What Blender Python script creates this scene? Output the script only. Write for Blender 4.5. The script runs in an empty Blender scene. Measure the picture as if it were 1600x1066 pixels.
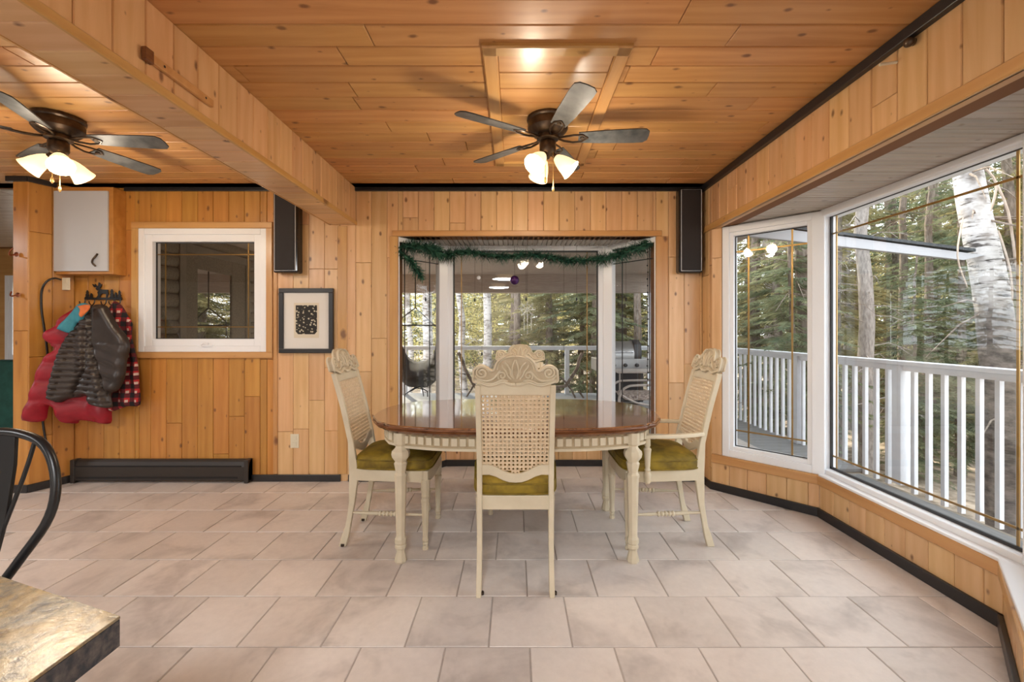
import bpy, bmesh, math, random
import numpy as np
from mathutils import Vector, Matrix
from mathutils.geometry import delaunay_2d_cdt
random.seed(7)
R = math.radians
scene = bpy.context.scene
COL = scene.collection
# ------------------------------------------------------------------ camera, light, exposure
CAMZ = 1.25
FPX = 690.0
cam_data = bpy.data.cameras.new('camera')
cam_data.sensor_width = 36.0
cam_data.lens = FPX / 1600 * 36
cam_data.shift_x = -4 / 1600
cam_data.shift_y = -16 / 1600
cam_data.clip_start = 0.02
cam_data.clip_end = 300
cam = bpy.data.objects.new('camera', cam_data)
cam.location = (0, 0, CAMZ)
cam.rotation_euler = (R(90), 0, 0)
COL.objects.link(cam)
scene.camera = cam
scene.view_settings.view_transform = 'Standard'
scene.view_settings.look = 'None'
scene.view_settings.gamma = 1
scene.view_settings.use_curve_mapping = False
scene.view_settings.exposure = 0.15
world = bpy.data.worlds.new('world')
scene.world = world
world.use_nodes = True
wb = world.node_tree.nodes['Background']
wb.inputs[0].default_value = (0.86, 0.93, 1.0, 1)
wb.inputs[1].default_value = 4.2
sun_d = bpy.data.lights.new('sun', 'SUN')
sun_d.energy = 8.5
sun_d.angle = R(1.5)
sun_d.color = (1.0, 0.90, 0.70)
sun = bpy.data.objects.new('sun', sun_d)
sun.rotation_euler = Vector((-0.35, 0.80, 0.62)).to_track_quat('Z', 'Y').to_euler()
COL.objects.link(sun)
LAMP_W = 9.0      # each bulb of the two ceiling fans
FILL_W = 60.0   # each added fill light on the unseen part of the ceiling

# ------------------------------------------------------------------ helpers
def W(px, py, Y):
    """point of the place at depth Y that the photograph shows at pixel px, py"""
    return Vector(((px - 804) / FPX * Y, Y, CAMZ - (py - 517) / FPX * Y))

class MB:
    def __init__(s):
        s.v = []; s.f = []; s.m = []
        s.mi = 0
    def add(s, vs, fs):
        n = len(s.v)
        s.v += [tuple(v) for v in vs]
        s.f += [tuple(i + n for i in f) for f in fs]
        s.m += [s.mi] * len(fs)
        return s
    def box(s, x0, x1, y0, y1, z0, z1, M=None):
        vs = [Vector((x, y, z)) for x in (x0, x1) for y in (y0, y1) for z in (z0, z1)]
        if M is not None: vs = [M @ v for v in vs]
        return s.add(vs, [(0, 1, 3, 2), (4, 6, 7, 5), (0, 4, 5, 1), (2, 3, 7, 6), (0, 2, 6, 4), (1, 5, 7, 3)])
    def prism(s, poly, fn, t0, t1, bev=0.0):
        """poly (a,b) extruded from t0 to t1; fn(a,b,t)->point"""
        n = len(poly)
        if bev:
            c = (sum(p[0] for p in poly) / n, sum(p[1] for p in poly) / n)
            ins = inset(poly, bev)
            rings = [(ins, t0), (poly, t0 + bev), (poly, t1 - bev), (ins, t1)]
        else:
            rings = [(poly, t0), (poly, t1)]
        vs = [fn(a, b, t) for P, t in rings for a, b in P]
        fs = []
        for k in range(len(rings) - 1):
            for i in range(n):
                j = (i + 1) % n
                fs.append((k * n + i, k * n + j, (k + 1) * n + j, (k + 1) * n + i))
        fs.append(tuple(reversed(range(n))))
        fs.append(tuple(range((len(rings) - 1) * n, len(rings) * n)))
        return s.add(vs, fs)
    def tube(s, pts, r, n=8, cap=True, up=None):
        pts = [Vector(p) for p in pts]
        m = len(pts)
        rs = r if isinstance(r, (list, tuple)) else [r] * m
        vs = []; a = None
        for i, p in enumerate(pts):
            t = (pts[min(i + 1, m - 1)] - pts[max(i - 1, 0)])
            if t.length < 1e-9: t = Vector((0, 0, 1))
            t.normalize()
            if a is None:
                a = t.orthogonal().normalized() if up is None else (Vector(up) - Vector(up).dot(t) * t).normalized()
            else:
                a = (a - a.dot(t) * t)
                a = a.normalized() if a.length > 1e-6 else t.orthogonal().normalized()
            b = t.cross(a)
            for k in range(n):
                w = 2 * math.pi * k / n
                vs.append(p + rs[i] * (math.cos(w) * a + math.sin(w) * b))
        fs = [(i * n + k, i * n + (k + 1) % n, (i + 1) * n + (k + 1) % n, (i + 1) * n + k) for i in range(m - 1) for k in range(n)]
        if cap:
            fs.append(tuple(reversed(range(n)))); fs.append(tuple(range((m - 1) * n, m * n)))
        return s.add(vs, fs)
    def lathe(s, prof, n=16, M=None, cap=True, rot=0.0):
        vs = []
        for r, z in prof:
            for k in range(n):
                w = 2 * math.pi * k / n + rot
                v = Vector((r * math.cos(w), r * math.sin(w), z))
                vs.append(M @ v if M is not None else v)
        m = len(prof)
        fs = [(i * n + k, i * n + (k + 1) % n, (i + 1) * n + (k + 1) % n, (i + 1) * n + k) for i in range(m - 1) for k in range(n)]
        if cap:
            fs.append(tuple(reversed(range(n)))); fs.append(tuple(range((m - 1) * n, m * n)))
        return s.add(vs, fs)
    def ball(s, c, r, n=10, sc=(1, 1, 1)):
        prof = [(max(1e-4, math.sin(math.pi * i / n)) * r, -math.cos(math.pi * i / n) * r) for i in range(n + 1)]
        M = Matrix.Translation(c) @ Matrix.Diagonal((sc[0], sc[1], sc[2], 1))
        return s.lathe(prof, n + 4, M, cap=False)
    def mesh(s, name, mats, smooth=None):
        me = bpy.data.meshes.new(name)
        me.from_pydata(s.v, [], s.f)
        if not isinstance(mats, (list, tuple)): mats = [mats]
        for m in mats: me.materials.append(m)
        if len(mats) > 1: me.polygons.foreach_set('material_index', s.m)
        bm = bmesh.new(); bm.from_mesh(me)
        bmesh.ops.recalc_face_normals(bm, faces=bm.faces)
        bm.to_mesh(me); bm.free()
        if smooth is not None:
            me.polygons.foreach_set('use_smooth', [True] * len(me.polygons))
            me.set_sharp_from_angle(angle=R(smooth))
        me.update()
        return me
    def build(s, name, mats, parent=None, label=None, smooth=None, kind=None, bevel=0, world=False, category=None, group=None):
        o = bpy.data.objects.new(name, s.mesh(name, mats, smooth))
        COL.objects.link(o)
        if parent is not None:
            o.parent = parent
            if world: o.location = -Vector(parent.location)
        props(o, label, category, group, kind)
        if bevel:
            b = o.modifiers.new('bevel', 'BEVEL'); b.width = bevel; b.segments = 2; b.limit_method = 'ANGLE'; b.angle_limit = R(40)
        return o

def inset(poly, d):
    n = len(poly); out = []
    area = sum(poly[i][0] * poly[(i + 1) % n][1] - poly[(i + 1) % n][0] * poly[i][1] for i in range(n))
    sg = 1 if area > 0 else -1
    for i in range(n):
        p0 = Vector(poly[i - 1][:2]); p = Vector(poly[i][:2]); p1 = Vector(poly[(i + 1) % n][:2])
        e0 = (p - p0).normalized(); e1 = (p1 - p).normalized()
        n0 = Vector((-e0.y, e0.x)) * sg; n1 = Vector((-e1.y, e1.x)) * sg
        b = n0 + n1
        b = b.normalized() if b.length > 1e-6 else n0
        out.append(tuple(p + b * d))
    return out

def props(o, label=None, category=None, group=None, kind=None):
    if label: o['label'] = label
    if category: o['category'] = category
    if group: o['group'] = group
    if kind: o['kind'] = kind
    return o

def thing(name, label, category, loc=(0, 0, 0), rz=0.0, group=None, kind=None):
    o = bpy.data.objects.new(name, None)
    o.location = loc; o.rotation_euler = (0, 0, rz)
    o.empty_display_size = 0.1
    COL.objects.link(o)
    return props(o, label, category, group, kind)

def copy_tree(o, parent=None):
    c = o.copy(); COL.objects.link(c)
    if parent is not None: c.parent = parent
    for ch in list(KIDS.get(o.name, o.children)):
        copy_tree(ch, c)
    return c
KIDS = {}

# ------------------------------------------------------------------ materials
def mat(name, col=(0.8, 0.8, 0.8), rough=0.5, metal=0.0, **kw):
    m = bpy.data.materials.new(name); m.use_nodes = True
    p = m.node_tree.nodes['Principled BSDF']
    p.inputs['Base Color'].default_value = (*col, 1)
    p.inputs['Roughness'].default_value = rough
    p.inputs['Metallic'].default_value = metal
    for k, v in kw.items():
        p.inputs[k.replace('_', ' ')].default_value = v
    return m
class N:
    def __init__(s, m):
        s.m = m; s.t = m.node_tree; s.p = s.t.nodes['Principled BSDF']
    def n(s, kind, **kw):
        nd = s.t.nodes.new('ShaderNode' + kind)
        for k, v in kw.items():
            if k.startswith('i_'): 
                key = k[2:]
                nd.inputs[int(key) if key.isdigit() else key.replace('_', ' ')].default_value = v
            else: setattr(nd, k, v)
        return nd
    def l(s, a, b): s.t.links.new(a, b)
    def coords(s, scale=(1, 1, 1), obj=True, rand=True):
        tc = s.n('TexCoord')
        mp = s.n('Mapping'); mp.inputs['Scale'].default_value = scale
        s.l(tc.outputs['Object'], mp.inputs['Vector'])
        if not rand: return mp.outputs[0]
        oi = s.n('ObjectInfo')
        ml = s.n('VectorMath', operation='SCALE'); ml.inputs[0].default_value = (37.3, 17.9, 11.1)
        s.l(oi.outputs['Random'], ml.inputs['Scale'])
        ad = s.n('VectorMath', operation='ADD')
        s.l(mp.outputs[0], ad.inputs[0]); s.l(ml.outputs[0], ad.inputs[1])
        return ad.outputs[0]
    def ramp(s, fac, stops):
        r = s.n('ValToRGB')
        e = r.color_ramp.elements
        while len(e) < len(stops): e.new(0.5)
        for el, (p, c) in zip(e, stops):
            el.position = p; el.color = (*c, 1) if len(c) == 3 else c
        s.l(fac, r.inputs[0])
        return r.outputs[0]
    def mix(s, fac, a, b, blend='MIX'):
        x = s.n('Mix', data_type='RGBA', blend_type=blend)
        for sock, v in ((x.inputs[0], fac), (x.inputs[6], a), (x.inputs[7], b)):
            if hasattr(v, 'links'): s.l(v, sock)
            else: sock.default_value = v if not isinstance(v, tuple) else ((*v, 1) if len(v) == 3 else v)
        return x.outputs[2]
    def bump(s, h, strength=0.2, dist=0.005):
        b = s.n('Bump'); b.inputs['Strength'].default_value = strength; b.inputs['Distance'].default_value = dist
        s.l(h, b.inputs['Height']); s.l(b.outputs[0], s.p.inputs['Normal'])
    def noise(s, vec, scale=5, detail=3, rough=0.5, dist=0.0):
        x = s.n('TexNoise'); x.inputs['Scale'].default_value = scale; x.inputs['Detail'].default_value = detail
        x.inputs['Roughness'].default_value = rough; x.inputs['Distortion'].default_value = dist
        s.l(vec, x.inputs['Vector']); return x.outputs['Fac']

def pine(name, light, dark, knot=(0.16, 0.06, 0.02), rough=0.38, kscale=1.0, var=0.22, coat=0.25):
    m = mat(name, light, rough); q = N(m)
    q.p.inputs['Coat Weight'].default_value = coat
    q.p.inputs['Coat Roughness'].default_value = 0.22
    v1 = q.coords((0.9, 9, 9))
    n1 = q.noise(v1, 1.6, 4, 0.6, 0.6)
    v2 = q.coords((0.55, 6, 6))
    wv = q.n('TexWave', wave_type='BANDS', bands_direction='Y')
    wv.inputs['Scale'].default_value = 0.8; wv.inputs['Distortion'].default_value = 9.0
    wv.inputs['Detail'].default_value = 2.0; wv.inputs['Detail Scale'].default_value = 0.8
    q.l(v2, wv.inputs['Vector'])
    mm = q.n('Math', operation='MULTIPLY_ADD'); mm.inputs[1].default_value = 0.16
    q.l(wv.outputs['Fac'], mm.inputs[0]); 
    m2 = q.n('Math', operation='MULTIPLY'); m2.inputs[1].default_value = 0.95
    q.l(n1, m2.inputs[0]); q.l(m2.outputs[0], mm.inputs[2])
    base = q.ramp(mm.outputs[0], [(0.38, light), (0.80, dark)])
    # knots
    v3 = q.coords((4.3, 7.5, 0.0))
    vo = q.n('TexVoronoi', voronoi_dimensions='2D'); vo.inputs['Scale'].default_value = kscale
    q.l(v3, vo.inputs['Vector'])
    sep = q.n('SeparateColor'); q.l(vo.outputs['Color'], sep.inputs[0])
    gt = q.n('Math', operation='MULTIPLY'); gt.inputs[1].default_value = 0.115
    q.l(sep.outputs[0], gt.inputs[0])
    nz = q.noise(q.coords((30, 30, 30)), 1.0, 1)
    na = q.n('Math', operation='MULTIPLY_ADD'); na.inputs[1].default_value = 0.07
    q.l(nz, na.inputs[0]); q.l(vo.outputs['Distance'], na.inputs[2])
    sb = q.n('Math', operation='SUBTRACT'); q.l(na.outputs[0], sb.inputs[0]); q.l(gt.outputs[0], sb.inputs[1])
    kf = q.n('MapRange'); kf.inputs[1].default_value = -0.03; kf.inputs[2].default_value = 0.035
    kf.inputs[3].default_value = 0.85; kf.inputs[4].default_value = 0.0
    q.l(sb.outputs[0], kf.inputs[0])
    col = q.mix(kf.outputs[0], base, knot)
    oi = q.n('ObjectInfo')
    hs = q.n('HueSaturation')
    mr = q.n('MapRange'); mr.inputs[3].default_value = 1 - var; mr.inputs[4].default_value = 1 + var * 0.6
    q.l(oi.outputs['Random'], mr.inputs[0]); q.l(mr.outputs[0], hs.inputs['Value'])
    fr = q.n('Math', operation='FRACT'); mu = q.n('Math', operation='MULTIPLY'); mu.inputs[1].default_value = 7.31
    q.l(oi.outputs['Random'], mu.inputs[0]); q.l(mu.outputs[0], fr.inputs[0])
    m3 = q.n('MapRange'); m3.inputs[3].default_value = 0.493; m3.inputs[4].default_value = 0.506
    q.l(fr.outputs[0], m3.inputs[0]); q.l(m3.outputs[0], hs.inputs['Hue'])
    q.l(col, hs.inputs['Color'])
    q.l(hs.outputs[0], q.p.inputs['Base Color'])
    q.bump(n1, 0.12, 0.002)
    return m

def noisy(name, c1, c2, scale=8, rough=0.5, stretch=(1, 1, 1), bump=0.0, lo=0.35, hi=0.65, detail=4, metal=0.0, rand=True, **kw):
    m = mat(name, c1, rough, metal, **kw); q = N(m)
    n1 = q.noise(q.coords(stretch, rand=rand), scale, detail, 0.6)
    q.l(q.ramp(n1, [(lo, c1), (hi, c2)]), q.p.inputs['Base Color'])
    if bump: q.bump(n1, bump, 0.004)
    return m

M_ = {}
M_['pine'] = pine('pine boards', (0.75, 0.48, 0.245), (0.63, 0.36, 0.155), var=0.12)
M_['pine_amber'] = pine('amber pine boards', (0.57, 0.265, 0.055), (0.44, 0.18, 0.03), var=0.13)  # deeper orange tone for the left wall and cabinet
M_['pine_ceiling'] = pine('ceiling pine boards', (0.60, 0.315, 0.115), (0.46, 0.21, 0.06), var=0.11, rough=0.42, coat=0.12)
M_['pine_trim'] = pine('pine trim', (0.62, 0.35, 0.125), (0.52, 0.265, 0.08), kscale=0.5, var=0.05)
M_['whitewash_daylit'] = pine('whitewashed beadboard and daylit boards', (0.50, 0.43, 0.36), (0.36, 0.30, 0.24), (0.22, 0.16, 0.11), var=0.10, rough=0.3)
M_['joint'] = mat('dark joint', (0.20, 0.085, 0.03), 0.8)
M_['black_trim'] = mat('black painted trim', (0.018, 0.016, 0.017), 0.35)
M_['white'] = mat('white vinyl', (0.90, 0.92, 0.95), 0.3)
M_['gasket'] = mat('dark gasket', (0.03, 0.03, 0.032), 0.5)
M_['brass'] = mat('brass strip', (0.42, 0.26, 0.09), 0.35, 0.8)
M_['plaster'] = noisy('plain plaster', (0.62, 0.55, 0.46), (0.58, 0.51, 0.42), 4)
M_['grout'] = noisy('grout', (0.40, 0.355, 0.32), (0.46, 0.41, 0.37), 20, 0.9)
# tiles
m = mat('stone look tile', (0.6, 0.5, 0.45), 0.33); q = N(m)
v = q.coords((1, 1, 1))
n1 = q.noise(v, 3.0, 4, 0.6, 0.5); n2 = q.noise(v, 30, 4, 0.65)
c = q.ramp(n1, [(0.32, (0.48, 0.43, 0.40)), (0.50, (0.69, 0.625, 0.58)), (0.8, (0.75, 0.69, 0.645))])
c = q.mix(0.12, c, q.ramp(n2, [(0.3, (0.30, 0.25, 0.22)), (0.7, (0.8, 0.72, 0.66))]))
oi = q.n('ObjectInfo'); hs = q.n('HueSaturation'); mr = q.n('MapRange'); mr.inputs[3].default_value = 0.92; mr.inputs[4].default_value = 1.06
q.l(oi.outputs['Random'], mr.inputs[0]); q.l(mr.outputs[0], hs.inputs['Value']); q.l(c, hs.inputs['Color'])
q.l(hs.outputs[0], q.p.inputs['Base Color']); q.bump(n2, 0.08, 0.002)
M_['tile'] = m
# glass
def glass(name, tint=(1, 1, 1), refl=1.0, minr=0.03):
    m = bpy.data.materials.new(name); m.use_nodes = True
    t = m.node_tree; t.nodes.clear()
    out = t.nodes.new('ShaderNodeOutputMaterial'); mx = t.nodes.new('ShaderNodeMixShader')
    tr = t.nodes.new('ShaderNodeBsdfTransparent'); gl = t.nodes.new('ShaderNodeBsdfGlossy')
    tr.inputs[0].default_value = (*tint, 1); gl.inputs['Roughness'].default_value = 0.0
    lw = t.nodes.new('ShaderNodeLayerWeight'); lw.inputs[0].default_value = 0.5
    pw = t.nodes.new('ShaderNodeMath'); pw.operation = 'POWER'; pw.inputs[1].default_value = 5.0
    ma = t.nodes.new('ShaderNodeMath'); ma.operation = 'MULTIPLY_ADD'; ma.inputs[1].default_value = 0.9 * refl; ma.inputs[2].default_value = 0.045 + minr; ma.use_clamp = True
    t.links.new(lw.outputs['Facing'], pw.inputs[0]); t.links.new(pw.outputs[0], ma.inputs[0]); t.links.new(ma.outputs[0], mx.inputs[0])
    t.links.new(tr.outputs[0], mx.inputs[1]); t.links.new(gl.outputs[0], mx.inputs[2]); t.links.new(mx.outputs[0], out.inputs[0])
    return m
M_['glass'] = glass('window glass', (0.97, 0.98, 0.97))
M_['smoky_glass'] = glass('smoky glass', (0.78, 0.75, 0.70), 1.3, 0.05)
M_['door_glass'] = glass('dark mirror glass', (0.10, 0.10, 0.09), 1.5, 0.7)
# furniture
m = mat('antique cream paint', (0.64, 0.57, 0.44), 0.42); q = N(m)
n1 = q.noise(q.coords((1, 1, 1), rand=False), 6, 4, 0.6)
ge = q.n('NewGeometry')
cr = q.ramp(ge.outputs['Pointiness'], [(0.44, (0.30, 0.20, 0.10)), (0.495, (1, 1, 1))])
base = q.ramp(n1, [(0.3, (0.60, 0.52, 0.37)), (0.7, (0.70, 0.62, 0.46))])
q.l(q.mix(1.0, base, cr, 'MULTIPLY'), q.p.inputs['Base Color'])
M_['cream'] = m
M_['cream_glaze'] = noisy('antique glaze on the apron', (0.42, 0.32, 0.19), (0.52, 0.42, 0.27), 14, 0.5)
M_['cream_ground'] = noisy('darker ground behind carving', (0.47, 0.38, 0.25), (0.56, 0.47, 0.33), 16, 0.5)  # darker mottled tone between the raised carvings
M_['cane'] = noisy('woven cane', (0.62, 0.48, 0.31), (0.72, 0.58, 0.40), 60, 0.6)
m = mat('olive velvet', (0.20, 0.155, 0.012), 0.75); q = N(m)
q.p.inputs['Sheen Weight'].default_value = 0.15; q.p.inputs['Sheen Roughness'].default_value = 0.35
q.p.inputs['Sheen Tint'].default_value = (0.75, 0.65, 0.1, 1)
n1 = q.noise(q.coords((1, 1, 1)), 9, 3, 0.6, 0.4)
q.l(q.ramp(n1, [(0.35, (0.13, 0.082, 0.005)), (0.65, (0.29, 0.195, 0.012))]), q.p.inputs['Base Color']); q.bump(n1, 0.3, 0.01)
M_['velvet'] = m
m = mat('burl table top', (0.2, 0.09, 0.04), 0.13); q = N(m)
q.p.inputs['Coat Weight'].default_value = 1.0; q.p.inputs['Coat Roughness'].default_value = 0.05; q.p.inputs['Coat IOR'].default_value = 2.1
n1 = q.noise(q.coords((2, 7, 2), rand=False), 3, 5, 0.65, 1.5)
q.l(q.ramp(n1, [(0.3, (0.09, 0.03, 0.010)), (0.5, (0.20, 0.08, 0.03)), (0.72, (0.32, 0.15, 0.06))]), q.p.inputs['Base Color'])
M_['table_wood'] = m
M_['edge_wood'] = noisy('dark edge wood', (0.12, 0.04, 0.015), (0.24, 0.095, 0.035), 12, 0.22, (1, 1, 4))
M_['black_metal'] = mat('black enamel metal', (0.012, 0.012, 0.013), 0.3)
M_['bronze'] = noisy('aged bronze', (0.045, 0.030, 0.022), (0.11, 0.075, 0.05), 14, 0.35, metal=0.7)
M_['blade'] = noisy('dark marbled blade', (0.035, 0.04, 0.042), (0.10, 0.10, 0.10), 14, 0.45)
M_['blade_grey'] = noisy('grey blade face', (0.28, 0.25, 0.22), (0.36, 0.33, 0.30), 10, 0.45)
m = mat('lit frosted shade', (0.95, 0.85, 0.65), 0.5)
m.node_tree.nodes['Principled BSDF'].inputs['Emission Color'].default_value = (1, 0.72, 0.38, 1)
m.node_tree.nodes['Principled BSDF'].inputs['Emission Strength'].default_value = 1.25
M_['shade'] = m
m = mat('lit bulb', (1, 0.9, 0.7), 0.5)
m.node_tree.nodes['Principled BSDF'].inputs['Emission Color'].default_value = (1, 0.86, 0.6, 1)
m.node_tree.nodes['Principled BSDF'].inputs['Emission Strength'].default_value = 14
M_['bulb'] = m
M_['chrome'] = mat('bright metal', (0.7, 0.7, 0.72), 0.2, 1.0)
M_['silver_line'] = mat('silver line', (0.55, 0.55, 0.56), 0.35)
M_['cream_plastic'] = mat('ivory plastic', (0.74, 0.68, 0.52), 0.4)
M_['cabinet_white'] = mat('cabinet door grey white', (0.55, 0.57, 0.60), 0.4)
M_['paper'] = mat('paper mat', (0.78, 0.76, 0.72), 0.8)
M_['print_ground'] = mat('cream print ground', (0.72, 0.66, 0.53), 0.8)
m = mat('dark floral print', (0.02, 0.02, 0.02), 0.7); q = N(m)
vo = q.n('TexVoronoi'); vo.inputs['Scale'].default_value = 42; q.l(q.coords((1, 1, 1), rand=False), vo.inputs['Vector'])
nz = q.noise(q.coords((1, 1, 1), rand=False), 160, 3)
ad = q.n('Math', operation='MULTIPLY_ADD'); ad.inputs[1].default_value = 0.55; q.l(nz, ad.inputs[0]); q.l(vo.outputs['Distance'], ad.inputs[2])
q.l(q.ramp(ad.outputs[0], [(0.5, (0.60, 0.55, 0.42)), (0.62, (0.02, 0.018, 0.015))]), q.p.inputs['Base Color'])
M_['print'] = m
M_['speaker_box'] = mat('gloss black box', (0.012, 0.011, 0.011), 0.12)
M_['speaker_cloth'] = mat('dark speaker cloth', (0.022, 0.018, 0.018), 0.8)
M_['heater'] = mat('dark brown heater', (0.030, 0.024, 0.020), 0.4)
M_['heater_slot'] = mat('heater slot', (0.006, 0.005, 0.005), 0.7)
M_['red'] = noisy('red nylon', (0.24, 0.003, 0.013), (0.36, 0.006, 0.020), 7, 0.45, bump=0.15)
M_['dark_lining'] = mat('dark maroon lining', (0.05, 0.006, 0.01), 0.7)
M_['brown_nylon'] = noisy('dark brown nylon', (0.024, 0.017, 0.014), (0.040, 0.028, 0.023), 9, 0.36, bump=0.2)
M_['teal'] = noisy('teal cotton', (0.03, 0.20, 0.27), (0.05, 0.28, 0.36), 12, 0.7)
M_['orange'] = noisy('orange cotton', (0.62, 0.13, 0.03), (0.72, 0.2, 0.05), 12, 0.7)
m = mat('red and black plaid', (0.4, 0.02, 0.02), 0.85); q = N(m)
sp = q.n('SeparateXYZ'); q.l(q.coords((1, 1, 1), rand=False), sp.inputs[0])
def band(sock, freq, lo, sh=0.0):
    m1 = q.n('Math', operation='MULTIPLY_ADD'); m1.inputs[1].default_value = freq; m1.inputs[2].default_value = sh; q.l(sock, m1.inputs[0])
    m2 = q.n('Math', operation='FRACT'); q.l(m1.outputs[0], m2.inputs[0])
    m3 = q.n('Math', operation='LESS_THAN'); m3.inputs[1].default_value = lo; q.l(m2.outputs[0], m3.inputs[0]); return m3.outputs[0]
bx, bz = band(sp.outputs[0], 15, 0.55, 100.2), band(sp.outputs[2], 14, 0.55, 100.0)
wx, wz = band(sp.outputs[0], 15, 0.28, 100.6), band(sp.outputs[2], 14, 0.28, 100.5)
sm = q.n('Math', operation='ADD'); q.l(bx, sm.inputs[0]); q.l(bz, sm.inputs[1])
c = q.ramp(sm.outputs[0], [(0.0, (0.42, 0.018, 0.022)), (0.5, (0.10, 0.008, 0.012)), (1.0, (0.010, 0.008, 0.010))])
m4 = q.n('Math', operation='MULTIPLY'); m4.inputs[1].default_value = 0.5; q.l(sm.outputs[0], m4.inputs[0]); q.t.links.new(m4.outputs[0], c.node.inputs[0])
wm = q.n('Math', operation='MULTIPLY'); q.l(wx, wm.inputs[0]); q.l(wz, wm.inputs[1])
q.l(q.mix(wm.outputs[0], c, (0.58, 0.42, 0.36)), q.p.inputs['Base Color'])
M_['plaid'] = m
m = mat('stone pattern laminate', (0.4, 0.3, 0.2), 0.2); q = N(m)
v = q.coords((1, 1, 1), rand=False)
n1 = q.noise(v, 7, 5, 0.65, 0.8); n2 = q.noise(v, 45, 4, 0.7)
c = q.ramp(n1, [(0.30, (0.07, 0.08, 0.10)), (0.42, (0.22, 0.19, 0.15)), (0.52, (0.36, 0.22, 0.07)), (0.62, (0.40, 0.30, 0.16)), (0.75, (0.22, 0.22, 0.21))])
q.l(q.mix(0.55, c, q.ramp(n2, [(0.35, (0.03, 0.035, 0.04)), (0.6, (0.44, 0.34, 0.18))])), q.p.inputs['Base Color']); q.bump(n2, 0.25, 0.003)
M_['laminate'] = m
M_['laminate_edge'] = noisy('slate edge', (0.02, 0.025, 0.035), (0.15, 0.13, 0.12), 45, 0.25, lo=0.4, hi=0.75)
M_['garland'] = noisy('garland needles', (0.012, 0.085, 0.06), (0.09, 0.24, 0.15), 30, 0.6)
# outdoors
M_['rail_white'] = noisy('white painted railing', (0.70, 0.72, 0.76), (0.77, 0.79, 0.83), 6, 0.5)
M_['deck'] = noisy('weathered deck board', (0.17, 0.17, 0.17), (0.24, 0.235, 0.23), 5, 0.8, (1, 12, 12))
M_['rake'] = mat('grey white fascia paint', (0.42, 0.42, 0.44), 0.6)
M_['siding'] = noisy('brown log siding', (0.22, 0.18, 0.13), (0.30, 0.25, 0.19), 5, 0.6, (1, 10, 10))
M_['siding_trim'] = noisy('taupe exterior trim', (0.27, 0.23, 0.18), (0.32, 0.27, 0.21), 5, 0.6)
M_['porch_ceiling'] = noisy('porch ceiling board', (0.36, 0.29, 0.25), (0.44, 0.37, 0.32), 5, 0.6, (1, 12, 12))
M_['shingle'] = noisy('dark shingle', (0.04, 0.045, 0.05), (0.08, 0.085, 0.09), 30, 0.9)
m = mat('birch bark', (0.7, 0.68, 0.64), 0.75); q = N(m)
n1 = q.noise(q.coords((5, 5, 28)), 1, 4, 0.65); n2 = q.noise(q.coords((2.2, 2.2, 2.2)), 1, 4, 0.7)
c = q.ramp(n1, [(0.36, (0.06, 0.05, 0.045)), (0.47, (0.50, 0.475, 0.46)), (0.8, (0.62, 0.60, 0.585))])
q.l(q.mix(q.ramp(n2, [(0.50, (0, 0, 0)), (0.66, (1, 1, 1))]), c, (0.16, 0.13, 0.11)), q.p.inputs['Base Color']); q.bump(n1, 0.4, 0.01)
M_['birch'] = m
m = M_['birch'].copy(); m.name = 'old birch bark, dark low down'; M_['birch_old'] = m
q = N.__new__(N); q.m = m; q.t = m.node_tree; q.p = q.t.nodes['Principled BSDF']
src = q.p.inputs['Base Color'].links[0].from_socket
tc = q.n('TexCoord'); sx = q.n('SeparateXYZ'); q.l(tc.outputs['Object'], sx.inputs[0])
nz = q.noise(q.coords((3, 3, 2)), 1, 4, 0.7)
ad = q.n('Math', operation='MULTIPLY_ADD'); ad.inputs[1].default_value = 1.6; q.l(nz, ad.inputs[0]); q.l(sx.outputs[2], ad.inputs[2])
f_ = q.n('MapRange'); f_.inputs[1].default_value = 3.0; f_.inputs[2].default_value = 3.6; q.l(ad.outputs[0], f_.inputs[0])
dk_ = q.ramp(q.noise(q.coords((6, 6, 14)), 1, 4, 0.7), [(0.35, (0.06, 0.05, 0.045)), (0.65, (0.24, 0.20, 0.175))])
q.l(q.mix(f_.outputs[0], dk_, src), q.p.inputs['Base Color'])
M_['birch_peel'] = noisy('peeled tan bark', (0.40, 0.30, 0.23), (0.52, 0.43, 0.36), 12, 0.8)
M_['bark'] = noisy('grey brown bark', (0.12, 0.09, 0.07), (0.27, 0.22, 0.18), 6, 0.9, (4, 4, 1.2), bump=0.6)
M_['bark_grey'] = noisy('grey bark', (0.19, 0.165, 0.15), (0.36, 0.32, 0.29), 7, 0.9, (4, 4, 1.2), bump=0.6)
def leafmat(name, c1, c2, trans=0.5):
    m = bpy.data.materials.new(name); m.use_nodes = True
    t = m.node_tree; q = N(m); t.nodes.remove(q.p)
    out = t.nodes['Material Output']
    df = t.nodes.new('ShaderNodeBsdfDiffuse'); tl = t.nodes.new('ShaderNodeBsdfTranslucent'); mx = t.nodes.new('ShaderNodeMixShader')
    mx.inputs[0].default_value = trans
    nz = q.noise(q.coords((1, 1, 1)), 1.4, 3, 0.7)
    c = q.ramp(nz, [(0.35, c1), (0.65, c2)])
    t.links.new(c, df.inputs[0]); t.links.new(c, tl.inputs[0])
    t.links.new(df.outputs[0], mx.inputs[1]); t.links.new(tl.outputs[0], mx.inputs[2]); t.links.new(mx.outputs[0], out.inputs[0])
    return m
M_['needles'] = leafmat('spruce needles', (0.20, 0.19, 0.10), (0.42, 0.37, 0.19))
M_['needles_blue'] = leafmat('blue green needles', (0.15, 0.19, 0.12), (0.31, 0.32, 0.19))
M_['leaves'] = leafmat('sunny yellow green leaves', (0.46, 0.43, 0.17), (0.74, 0.64, 0.30), 0.6)
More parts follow.
